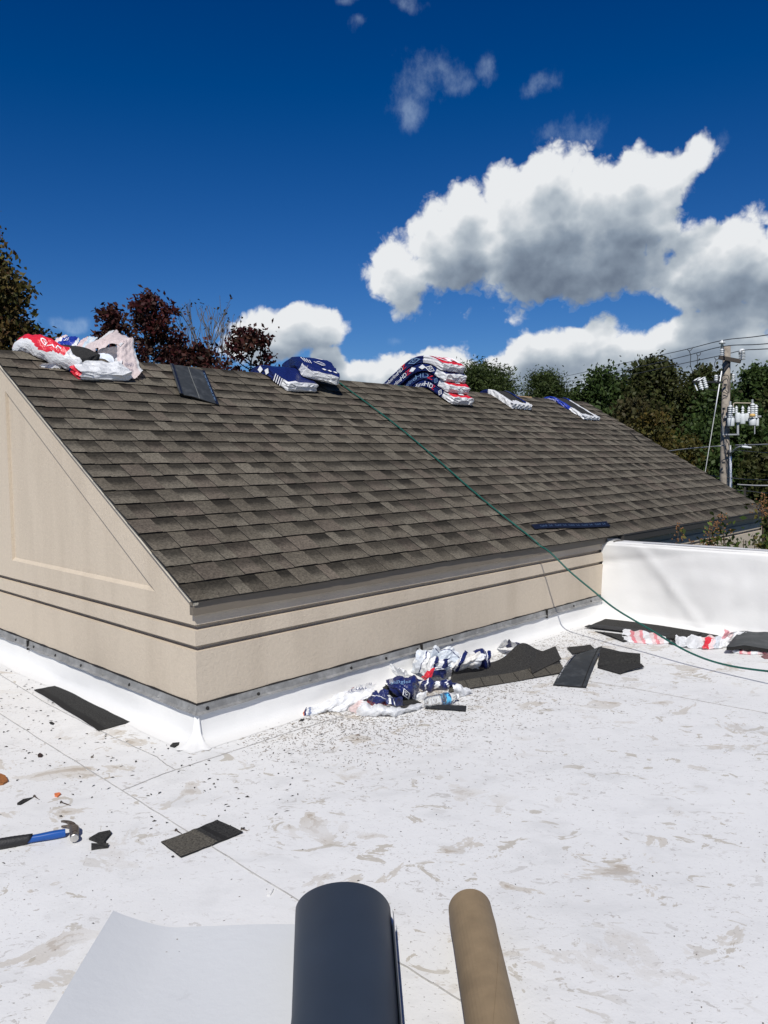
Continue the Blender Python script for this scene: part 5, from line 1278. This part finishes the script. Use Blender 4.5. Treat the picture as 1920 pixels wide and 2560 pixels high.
me = bpy.data.meshes.new('roof_debris'); me.from_pydata(V, [], Fc)
for m in (mat('debris_black', (.035, .03, .026), .9), mat('debris_brown', (.17, .12, .075), .9), mat('debris_grey', (.19, .165, .14), .9)): me.materials.append(m)
me.polygons.foreach_set('material_index', Mi); me.update()
link('roof_debris', me, None, 'fine dark needles granules and crumbs scattered over the white flat roof', 'debris', None, 'stuff')

# ------------------------------------------------------------------ trees
m_leaf = attr_mat('foliage', .6, translucent=.30, spec=.25)
m_bark = mat('bark', (.075, .058, .045), .9, var=.4, vscale=6)
m_bark_pale = mat('bark_pale', (.11, .10, .085), .9, var=.3, vscale=6)


def leaf_mesh(name, pts, size, cols, rgn, parent, aspect=.6, droop=0.0):
    n = len(pts); c = np.asarray(pts)
    a = rgn.normal(size=(n, 3)); a[:, 2] -= droop; a /= np.linalg.norm(a, axis=1)[:, None]
    t = rgn.normal(size=(n, 3)); t[:, 2] *= .6; b = np.cross(a, t); b /= (np.linalg.norm(b, axis=1)[:, None] + 1e-9)
    s = size * rgn.uniform(.6, 1.35, size=(n, 1)); a *= s; b *= s * aspect
    nn = np.cross(a, b); nn /= (np.linalg.norm(nn, axis=1)[:, None] + 1e-9)
    v = np.stack([c - a, c + b - a * .1 + nn * s * .15, c + a, c - b - a * .1 + nn * s * .15], 1).reshape(-1, 3) - parent_loc(parent)
    me = bpy.data.meshes.new(name); me.vertices.add(n * 4); me.vertices.foreach_set('co', v.ravel())
    me.loops.add(n * 4); me.loops.foreach_set('vertex_index', np.arange(n * 4)); me.polygons.add(n)
    me.polygons.foreach_set('loop_start', np.arange(n) * 4); me.polygons.foreach_set('loop_total', np.full(n, 4)); me.materials.append(m_leaf)
    at_ = me.attributes.new('col', 'FLOAT_COLOR', 'POINT'); at_.data.foreach_set('color', np.repeat(np.concatenate([cols, np.ones((n, 1))], 1), 4, axis=0).astype(np.float32).ravel())
    me.update(); me.validate(); return link(name, me, parent)


PALS = {
    'red': [(.055, .010, .012), (.075, .016, .015), (.035, .008, .010), (.060, .026, .014), (.030, .018, .012)],
    'autumn': [(.095, .075, .016), (.060, .062, .016), (.11, .055, .018), (.045, .05, .014), (.13, .10, .03), (.07, .035, .015)],
    'green': [(.042, .072, .016), (.034, .060, .014), (.055, .085, .020), (.027, .048, .012)],
    'pine': [(.045, .066, .016), (.035, .055, .014), (.060, .080, .022), (.030, .048, .013)],
    'olive': [(.044, .056, .014), (.036, .048, .012), (.056, .060, .016), (.042, .040, .013)],
    'gold': [(.105, .080, .014), (.075, .068, .016), (.085, .055, .013), (.050, .056, .015)],
    'brown': [(.060, .048, .018), (.050, .046, .016), (.042, .046, .015)],
}


def tree(label, x, y, top_z, width, crown_h, pal, seed, ncl=60, per=90, leaf=.11, shape='oval', bark=None, cl_r=None, base_z=GZ, aspect=.6, group=None, name='tree', limbs=True, hollow=.55):
    rgn = np.random.default_rng(seed); t0 = thing(name, label, 'tree', (x, y, base_z), group)
    cz0 = top_z - crown_h; Rm = width / 2; cl_r = cl_r or width * .11
    prof = {'oval': lambda t: math.sin(math.pi * (.08 + .9 * t)) ** .6, 'cone': lambda t: (1 - t) ** .75 * min(1, t * 6 + .35) + .05, 'flame': lambda t: (math.sin(math.pi * min(1, (.28 + .74 * t)))) ** .75 + .04, 'pine': lambda t: (.55 + .45 * math.sin(math.pi * (t * .95 + .02)))}[shape]
    cen = []
    while len(cen) < ncl:
        t = rgn.random() ** .9; r = prof(t) * Rm * (hollow + (1 - hollow) * rgn.random()) * (.85 + .3 * rgn.random()); th = rgn.random() * 2 * math.pi
        cen.append((x + r * math.cos(th), y + r * math.sin(th), cz0 + t * crown_h * .97))
    cen = np.array(cen); pal_ = np.array(PALS[pal])
    mb = MB(); n = 7
    sway = lambda z: np.array([x + .25 * math.sin(z * .5 + seed), y + .2 * math.cos(z * .4 + seed), z])
    trunk = [sway(base_z + (top_z - .15 * crown_h - base_z) * k / n) for k in range(n + 1)]; trunk[0] = np.array([x, y, base_z])
    r0 = max(.10, width * .035); mb.tube(trunk, [r0 * (1 - .85 * k / n) for k in range(n + 1)], 7)
    mb.build('trunk', bark or m_bark, t0)
    if limbs:
        mb = MB()
        for c in cen[:: max(1, ncl // 34)]:
            zj = max(base_z + 1, min(c[2] - .25 * np.hypot(c[0] - x, c[1] - y) - .3, top_z - .2 * crown_h)); a = sway(zj); m_ = (a + c) / 2 + np.array([0, 0, -.08 * np.linalg.norm(c - a)])
            mb.tube([a, m_, c], [r0 * .28, r0 * .18, r0 * .06], 5)
        mb.build('branches', bark or m_bark, t0)
    pts, cols = [], []
    for c in cen:
        k = int(per * rgn.uniform(.6, 1.4)); s = cl_r * rgn.uniform(.6, 1.35); p = rgn.normal(size=(k, 3)) * s * np.array([1, 1, .72]) + c
        q = pal_[rgn.integers(len(pal_))] * .5 + pal_[rgn.integers(len(pal_), size=k)] * .5; pts.append(p); cols.append(q * rgn.uniform(.75, 1.3, size=(k, 1)))
    leaf_mesh('crown', np.concatenate(pts), leaf, np.concatenate(cols), rgn, t0, aspect)
    return t0


def tree_px(label, px, top_py, wpx, D, crown_px, pal, seed, **kw):
    P = at(px, 1142, D); top = at(px, top_py, D); m = D / FPX
    return tree(label, P[0], P[1], top[2], wpx * m, crown_px * m, pal, seed, **kw)


tree_px('tall autumn tree with yellow green and rust leaves at the left frame edge', -62, 530, 330, 24, 620, 'autumn', 1, ncl=420, per=100, leaf=.09, shape='flame', cl_r=.28, hollow=.35)
tree_px('dark red leaved tree behind the ridge left of the bare one', 392, 738, 195, 27, 340, 'red', 2, ncl=90, per=70, leaf=.085, shape='oval', cl_r=.20, hollow=.25)
tree_px('small dark red tree with pointed top left of the bigger red one', 288, 772, 85, 26, 260, 'red', 3, ncl=26, per=80, leaf=.09, shape='flame', cl_r=.18)
tree_px('low dark red bushy tree right of the bare branches', 630, 826, 125, 27, 220, 'red', 4, ncl=34, per=60, leaf=.09, shape='oval', cl_r=.20)
tree_px('low dark red tree between the tall red tree and the bare one', 500, 865, 130, 28, 200, 'red', 5, ncl=40, per=60, leaf=.10, cl_r=.22)
# bare-branched tree
bx = at(545, 1142, 29); tb = thing('bare_tree', 'grey nearly leafless tree with upright twigs between red trees', 'tree', (bx[0], bx[1], GZ))
rgn = random.Random(8); mb = MB(); tips = []
def grow(P, d, L_, r, depth):
    Q = P + d * L_; mid = (P + Q) / 2 + np.array([rgn.uniform(-.05, .05) * L_, rgn.uniform(-.05, .05) * L_, 0]); mb.tube([P, mid, Q], [r, r * .85, r * .65], 5, cap=False)
    if depth == 0: tips.append(Q); return
    for k in range(rgn.choice((2, 3, 3))):
        e = d + np.array([rgn.uniform(-.5, .5), rgn.uniform(-.5, .5), rgn.uniform(.0, .3)]); e /= np.linalg.norm(e); grow(Q, e, L_ * rgn.uniform(.58, .8), r * .6, depth - 1)
tz = at(545, 772, 29)[2]
mb.tube([(bx[0], bx[1], GZ), (bx[0], bx[1], 0.2)], [.16, .12], 7)
for k in range(4):
    e = np.array([rgn.uniform(-.32, .32), rgn.uniform(-.3, .3), 1]); e /= np.linalg.norm(e); grow(np.array([bx[0], bx[1], .2]), e, (tz - .2) * .34, .075, 4)
mb.build('trunk', m_bark_pale, tb)
rn = np.random.default_rng(9); pts = np.array([t for t in tips for _ in range(2) if rgn.random() < .30]); pts = pts + rn.normal(size=pts.shape) * .08
leaf_mesh('sparse_leaves', pts, .07, np.array(PALS['autumn'])[rn.integers(6, size=len(pts))] * .6, rn, tb)

gt = 'trees beyond the far gable'
tree_px('round topped pine behind the stacked bundles', 1216, 924, 150, 46, 110, 'pine', 11, ncl=85, per=209, leaf=0.116, shape='pine', cl_r=.34, aspect=.28, group=gt, hollow=.2)
tree_px('smaller pine behind the opened bundles on the ridge', 1358, 940, 115, 50, 110, 'pine', 12, ncl=60, per=209, leaf=0.116, shape='flame', cl_r=.38, aspect=.28, group=gt, hollow=.2)
tree_px('low dark green tree between the small pine and the tall trees', 1440, 985, 80, 52, 120, 'green', 13, ncl=40, per=133, leaf=0.136, cl_r=.4, group=gt)
tree_px('dark green oak with dense crown at the left of the tall trees', 1510, 930, 150, 50, 330, 'green', 14, ncl=130, per=133, leaf=0.136, cl_r=.42, group=gt)
tree_px('tallest oak with olive green crown left of the utility pole', 1640, 903, 180, 48, 380, 'olive', 15, ncl=150, per=133, leaf=0.136, cl_r=.42, group=gt)
tree_px('dark oak whose top shows behind the fuse cutouts', 1755, 920, 150, 46, 420, 'olive', 16, ncl=130, per=133, leaf=0.129, cl_r=.38, group=gt)
tree_px('deep green tree standing just behind the pole', 1800, 965, 150, 44, 420, 'green', 17, ncl=120, per=133, leaf=0.129, cl_r=.40, group=gt)
tree_px('tall green tree right of the pole top', 1885, 920, 130, 50, 420, 'green', 18, ncl=120, per=133, leaf=0.136, cl_r=.40, group=gt, shape='flame')
tree_px('green tree cut by the right frame edge', 1965, 945, 150, 46, 420, 'olive', 19, ncl=110, per=133, leaf=0.129, cl_r=.40, group=gt)
tree_px('brownish tree low in front of the tall oaks', 1590, 1000, 140, 43, 250, 'brown', 20, ncl=80, per=133, leaf=0.116, cl_r=.36, group=gt)
tree_px('golden yellow leaved tree by the far gable edge', 1630, 1035, 90, 40, 200, 'gold', 21, ncl=50, per=114, leaf=0.095, cl_r=.30, group=gt)
tree_px('yellow tinged small tree lower down the gable edge', 1705, 1090, 110, 38, 200, 'gold', 22, ncl=50, per=114, leaf=0.095, cl_r=.32, group=gt)
tree_px('dark green filler tree low left of the pole', 1755, 1060, 160, 41, 300, 'green', 23, ncl=90, per=133, leaf=0.122, cl_r=.42, group=gt)
tree_px('dark green tree low behind the street lamp', 1880, 1030, 170, 41, 330, 'green', 24, ncl=100, per=133, leaf=0.122, cl_r=.42, group=gt)
tree_px('shaded tree low behind the white conduit on the pole', 1820, 1130, 150, 37, 260, 'green', 25, ncl=80, per=133, leaf=0.109, cl_r=.36, group=gt)
tree_px('shaded green tree at the lower right beyond the wires', 1920, 1130, 150, 36, 260, 'olive', 26, ncl=80, per=133, leaf=0.109, cl_r=.36, group=gt)
tree_px('dark green tree low behind the oaks at the gable', 1560, 960, 200, 56, 300, 'green', 27, ncl=90, per=133, leaf=0.163, cl_r=.6, group=gt)
tree_px('distant dark tree filling behind the pole', 1840, 985, 220, 60, 330, 'green', 28, ncl=100, per=133, leaf=0.177, cl_r=.65, group=gt)
tree_px('distant dark tree behind the golden one', 1700, 1000, 240, 60, 330, 'green', 29, ncl=100, per=133, leaf=0.177, cl_r=.7, group=gt)

# a far wood all round the horizon: reads as one mass
rn = np.random.default_rng(5); n_ = 15000; a_ = rn.uniform(0, 2 * math.pi, n_); r_ = rn.uniform(105, 150, n_)
hgt = 5.5 + 2.0 * np.sin(a_ * 17) + 1.5 * np.sin(a_ * 41 + 1) + 1.2 * np.sin(a_ * 97)
pp = np.stack([np.cos(a_) * r_, np.sin(a_) * r_, GZ + rn.random(n_) ** .7 * np.maximum(hgt, 3)], 1)
far = leaf_mesh('distant_woods', pp, 1.5, np.array(PALS['green'] + PALS['olive'])[rn.integers(8, size=n_)], rn, None, .8)
far['kind'] = 'stuff'; far['label'] = 'far dark green wood along the horizon'; far['category'] = 'woods'

# ------------------------------------------------------------------ crape myrtles behind the parapet
c9 = lambda x, y, d: at(1640 + x / 5.925, 1220 + y / 5.925, d)
def myrtle(label, stems, seed, D):
    rgn = np.random.default_rng(seed); P0 = c9(*stems[0][1:3], D); t0 = thing('crape_myrtle', label, 'shrub', (P0[0], P0[1], GZ)); mb = MB(); pts, cols, seeds = [], [], []
    for kind, x, y, sp, nl in stems:
        T = c9(x, y, D + rgn.uniform(-.2, .2)); Bq = np.array([P0[0] + rgn.normal() * .12, P0[1] + rgn.normal() * .12, GZ]); low = T - Z * .75 + np.array([rgn.normal() * .08, rgn.normal() * .08, 0])
        mb.tube([Bq, (Bq + low) / 2, low, (low + T) / 2 + np.array([.02, 0, 0]), T], [.014, .010, .007, .005, .003], 5)
        for k in range(int(nl * 1.7)):
            f = rgn.random() ** .8; c = low * (f) + T * (1 - f); s = .04 + sp * (f * .8 + .25); c = c + rgn.normal(size=3) * np.array([s, s, s * .35]); pts.append(c)
            cols.append(np.array([(.075, .12, .02), (.045, .08, .016), (.11, .15, .03), (.05, .07, .02), (.10, .09, .02)][rgn.integers(5)]) * rgn.uniform(.7, 1.2))
        if kind == 's':
            for k in range(46): f = rgn.random(); seeds.append(T + Z * (.02 - .20 * f) + rgn.normal(size=3) * np.array([.035, .035, .012]) * (.5 + f))
    mb.build('stems', m_bark, t0); leaf_mesh('leaves', np.array(pts), .029, np.array(cols), rgn, t0, .52, .25)
    if seeds:
        mb = MB()
        for s in seeds: mb.lathe(s, rgn.normal(size=3), [(-.006, .002), (-.003, .0065), (.003, .0065), (.006, .002)], 5)
        mb.build('seed_heads', mat('seed_brown', (.20, .095, .035), .8, var=.4, vscale=30), t0, kind='stuff')
    return t0
myrtle('crape myrtle sprig with brown seed heads nearest the metal flashing', [('s', 340, 570, .05, 40), ('', 640, 770, .06, 22), ('', 520, 800, .06, 16)], 31, 6.5)
myrtle('tallest crape myrtle stem with seed heads above the white parapet', [('s', 965, 390, .06, 90), ('s', 860, 520, .05, 30), ('s', 790, 650, .05, 24), ('', 1010, 560, .10, 70), ('s', 790, 850, .05, 14)], 32, 6.7)
myrtle('bushy green crape myrtle at the right end of the parapet', [('', 1440, 700, .14, 110), ('', 1540, 720, .15, 110), ('', 1300, 760, .08, 40), ('', 1620, 690, .12, 90), ('', 1720, 690, .15, 80)], 33, 6.6)
myrtle('orange brown seed plume of a taller crape myrtle at the frame edge', [('s', 1560, 110, .05, 26), ('s', 1620, 170, .05, 26), ('s', 1650, 240, .06, 26), ('s', 1700, 200, .06, 30)], 34, 7.6)

# ------------------------------------------------------------------ utility pole and lines
D = 29.0; K = D / FPX / 4.425
q = lambda x, y, dd=0.0: at(1560 + x / 4.425, 800 + y / 4.425, D + dd)
pole_foot = q(1122, 1500); pole_foot = np.array([pole_foot[0], pole_foot[1], GZ])
up_ = thing('utility_pole', 'weathered wooden utility pole with crossarm, grey tanks and street lamp', 'utility pole', pole_foot)
m_pole = mat('pole_wood', (.27, .235, .195), .9, var=.35, vscale=5, bump=.4, bscale=25, col2=(.12, .10, .085), c2scale=3, c2lo=.5, c2hi=.7)
m_ins = mat('porcelain_grey', (.62, .64, .65), .3); m_dk = mat('line_hardware', (.025, .025, .027), .6); m_tank = mat('tank_grey', (.56, .59, .60), .45, var=.08); m_met = mat('hardware_grey', (.33, .34, .35), .5, metal=.4)
topP = q(1137, 292); mb = MB(); mb.tube([pole_foot, (pole_foot + topP) / 2, topP], [.19, .165, .135], 16); mb.build('shaft', m_pole, up_, True)
for (x, y) in ((1120, 720), (1105, 985), (1150, 1480), (1085, 1690), (1100, 1580)):
    mb = MB(); P = q(x, y, -.15); mb.beam(P - Z * .03, P + Z * .05, .10, .03); mb.build('bracket', m_dk, up_)
mb = MB(); a, b = q(1050, 412, -.22), q(1290, 458, -.30); mb.beam(a, b, .11, .14); mb.build('crossarm', mat('crossarm_wood', (.05, .042, .036), .85), up_)
mb = MB(); mb.beam(q(1085, 575, -.16), q(1172, 465, -.2), .05, .07); mb.build('arm_brace', m_dk, up_)
def insul(P, h, r, n, m=None, bell=False, base=.6):
    prof = [(0, r * base)]
    for k in range(n):
        z0 = h * k / n; dz = h / n; prof += [(z0 + dz * .15, r), (z0 + dz * .35, r), (z0 + dz * .6, r * .62), (z0 + dz * .95, r * .62)]
    prof.append((h, r * .5)); mb = MB(); mb.lathe(P, Z, prof, 12); mb.build('insulator', m or m_ins, up_, True)
insul(q(1087, 398, -.22), 75 * K, 28 * K, 4)
mb = MB(); mb.lathe(q(1085, 325, -.22), Z, [(0, 16 * K), (60 * K, 14 * K), (62 * K, 34 * K), (78 * K, 34 * K), (92 * K, 16 * K), (100 * K, 10 * K)], 12); mb.build('pin_insulator', m_ins, up_, True)
insul(q(1305, 440, -.3), 65 * K, 36 * K, 4); mb = MB(); mb.lathe(q(1303, 378, -.3), Z, [(0, 34 * K), (45 * K, 32 * K), (58 * K, 18 * K)], 12); mb.build('insulator_cap', m_ins, up_, True)
insul(q(1018, 690, -.25), 80 * K, 24 * K, 4); insul(q(1207, 680, .1), 80 * K, 20 * K, 5)
mb = MB(); mb.beam(q(1090, 690, -.16), q(760, 680, -.9), .06, .07); mb.build('cutout_arm', m_dk, up_)
for (x0, y0, x1, y1, r) in ((820, 640, 862, 770, 24), (880, 632, 915, 760, 21)):
    mb = MB(); A, Bq = q(x0, y0, -.7), q(x1, y1, -.7); ax_ = Bq - A; Ln = np.linalg.norm(ax_); prof = [(0, r * .5 * K)]
    for k in range(6): prof += [(Ln * (k + .1) / 6, r * K), (Ln * (k + .5) / 6, r * K), (Ln * (k + .6) / 6, r * .75 * K), (Ln * (k + .95) / 6, r * .75 * K)]
    mb.lathe(A, ax_, prof + [(Ln, r * .5 * K)], 12); c_ = mb.build('fuse_cutout', m_ins, up_, True)
    mb = MB(); mb.tube([q(x0 - 42, y0 + 62, -.75), q(x0 - 8, y0 + 140, -.75)], 7 * K, 6); mb.tube([q(x0 - 60, y0 + 40, -.75), q(x0 - 5, y0 + 8, -.72)], 6 * K, 6); mb.build('fuse_tube', m_ink, c_)
for pts in ([(722, 345), (738, 400), (735, 500), (770, 590)], [(815, 400), (812, 470), (828, 545)], [(1022, 440), (1003, 480), (1010, 525), (1028, 560)], [(700, 320), (712, 338), (735, 338), (765, 300)], [(805, 372), (812, 395), (838, 388), (848, 360)], [(1000, 415), (1020, 440), (1045, 430)], [(1085, 620), (1130, 610), (1160, 640), (1160, 800), (1120, 770)], [(940, 770), (1060, 785), (1150, 820)], [(1105, 985), (1090, 1060), (1105, 1130)], [(1110, 1300), (1150, 1360), (1165, 1420)], [(1100, 1470), (1150, 1480), (1165, 1520)]):
    mb = MB(); mb.tube(spline([q(x, y, -.4 if x < 1060 else -.2) for x, y in pts], 4), .013, 5); mb.build('jumper_wire', m_dk, up_)
# bank of tanks on the right
mb = MB(); mb.beam(q(1110, 1072, -.1), q(1515, 1066, -.25), .07, .07); mb.beam(q(1090, 1268, -.1), q(1272, 1266, -.2), .05, .05); mb.beam(q(1258, 1135, -.2), q(1258, 1262, -.2), .07, .06); mb.beam(q(1445, 1170, -.2), q(1445, 1262, -.2), .03, .03); mb.beam(q(1095, 1175, -.1), q(1100, 1270, -.1), .04, .04); mb.build('tank_rack', m_met, up_)
for (x, yt, yb, r, dd) in ((1180, 1085, 1176, 38, -.32), (1256, 1028, 1135, 28, -.25), (1310, 1040, 1152, 30, -.25), (1356, 1035, 1120, 24, -.25), (1420, 1092, 1168, 37, -.36), (1472, 1088, 1172, 18, -.2)):
    mb = MB(); h_ = (yb - yt) * K; mb.lathe(q(x, yb, dd), Z, [(0, r * .9 * K), (.02, r * K), (h_ - .03, r * K), (h_, r * .8 * K)], 16); mb.build('tank', m_tank, up_, True)
for (x, yt, yb, r) in ((1175, 945, 1080, 27), (1210, 975, 1030, 15), (1243, 960, 1028, 17), (1312, 960, 1038, 17), (1380, 965, 1035, 17), (1420, 925, 1085, 28), (1460, 945, 1085, 20)):
    insul(q(x, yb, -.28), (yb - yt) * K, r * K, max(3, int((yb - yt) / 22)))
    mb = MB(); mb.tube([q(x, yt, -.28), q(x, yt - (45 if r > 20 else 12), -.28)], r * .45 * K, 8); mb.build('bushing_stud', m_met, up_)
mb = MB(); mb.tube([q(1208, 960, -.28), q(1212, 925, -.28), q(1230, 917, -.28), q(1400, 920, -.28)], .02, 6); mb.build('bus_pipe', mat('pipe_tan', (.42, .36, .27), .5), up_)
mb = MB(); mb.lathe(q(1420, 1072, -.5), Z, [(0, 14 * K), (6 * K, 30 * K), (22 * K, 30 * K), (34 * K, 18 * K)], 12); mb.build('wildlife_guard', mat('guard_yellow', (.62, .40, .14), .6), up_, True)
mb = MB(); mb.tube([q(1175, 1385, -.18), q(1180, 1510, -.18)], 11 * K, 8, 0); mb.build('conduit', m_met, up_, True)
mb = MB(); mb.tube([q(1178, 1510, -.18), q(1182, 1790, -.18), np.array([*q(1182, 1790, -.18)[:2], GZ])], 13 * K, 8); mb.build('conduit', m_ink, up_, True)
mb = MB(); mb.tube(spline([q(1180, 1475, -.2), q(1215, 1445, -.5), q(1260, 1410, -.8), q(1295, 1398, -.9)], 4), 9 * K, 8); mb.build('lamp_arm', m_met, up_, True)
mb = MB(); A = q(1285, 1392, -.9)
def lamp(a, t):
    x = 1285 + 125 * a; w = (22 * math.sin(min(1, a * 1.6 + .25) * 1.57) * (1 if a < .75 else .75)); th = t * 2 * math.pi; return q(x, 1400 + a * 14 + w * .75 * math.sin(th), -.9 + w * K * 2 * math.cos(th))
mb.grid(lamp, 12, 12); mb.build('lamp_head', m_tank, up_, True)
mb = MB(); mb.lathe(q(1340, 1392, -.9), Z, [(0, 10 * K), (18 * K, 10 * K), (20 * K, 6 * K)], 10); mb.build('photocell', m_ins, up_)

def cable(label, pts, r, m, name='power_line', cat='cable', group='overhead lines'):
    mb = MB(); mb.tube(spline([at(*p) for p in pts], 8), r, 5); mb.build(name, m, None, True, label, cat, group)
m_wire = mat('wire_grey', (.10, .10, .105), .6)
cable('topmost overhead wire passing the pole top insulator', [(2300, 770, 19), (1920, 837, 25), (1806, 851, 28.8), (1700, 877, 34), (1560, 908, 44), (1254, 977, 92), (1150, 1002, 140)], .016, m_wire)
cable('middle overhead wire passing just under the pole top', [(2300, 820, 19), (1920, 859, 25), (1808, 866, 28.8), (1700, 893, 34), (1560, 925, 44), (1289, 981, 88), (1180, 1004, 140)], .016, m_wire)
cable('lowest of the three upper wires, held by the crossarm end', [(2300, 852, 19), (1920, 872, 25), (1857, 876, 28.5), (1800, 889, 30), (1700, 910, 35), (1560, 940, 46), (1357, 979, 84), (1250, 1001, 140)], .016, m_wire)
cable('pale service cable meeting the pole left of the street lamp', [(1600, 1139, 40), (1700, 1124, 34), (1802, 1115, 28.9)], .022, mat('wire_pale', (.34, .34, .35), .6))
cable('cable leaving the pole to the right above the street lamp', [(1838, 1113, 28.9), (1920, 1111, 25), (2200, 1100, 18)], .022, MATS['wire_pale'])
cable('thin dark wire right of the pole just below the street lamp', [(1830, 1125, 28.9), (1920, 1132, 25), (2200, 1150, 18)], .012, m_wire)
cable('dark wire crossing right of the conduit above the roof edge', [(1690, 1178, 36), (1830, 1195, 28.5), (1920, 1200, 25), (2200, 1210, 18)], .014, m_wire)
cable('thick pale service drop running from the far gable to the right', [(1844, 1211, 10.6), (1860, 1212.5, 10.5), (1920, 1214, 10.2), (2100, 1210, 9.6)], .010, MATS['wire_pale'])
cable('lowest dark wire right of the far gable corner', [(1800, 1222, 30), (1883, 1229, 27), (1920, 1233, 25), (2200, 1250, 18)], .014, m_wire)
gy = thing('guy_wire', 'slanting guy wire with white guard left of the pole', 'guy wire', q(860, 1900, -.4))
mb = MB(); mb.tube([q(1080, 565, -.2), q(998, 1070, -.3)], 6 * K, 7); mb.build('guard', m_ink, gy, True)
mb = MB(); a, b = q(998, 1070, -.3), q(905, 1640, -.4); dn = (b - a); k_ = (GZ - b[2]) / dn[2]; mb.tube([a, b, b + dn * k_], 4.2 * K, 6); mb.build('wire', mat('guy_grey', (.38, .39, .38), .5), gy, True)
# vent-like metal posts by the far rake
for i, (x0, y0, x1, y1, lb) in enumerate(((1295, 0, 1325, 105, 'small metal bracket standing on the far rake edge'), (1525, 240, 1550, 352, 'metal bracket at the far lower corner of the shingles'))):
    P = rp(1640 + (x0 + x1) / 2 / 5.925, 1220 + y1 / 5.925, 0); mb = MB(); h_ = (y1 - y0) / 5.925 / FPX * np.linalg.norm(P - O)
    mb.box(P - dR * .025 - dL * .01 - Z * .01, dR * .05, dL * .012, Z * (h_ + .01)); mb.box(P - dR * .025 - dL * .04 - Z * .004, dR * .05, dL * .045, Z * .006 + dL * 0); mb.build('metal_bracket', m_drip, None, False, lb, 'bracket')
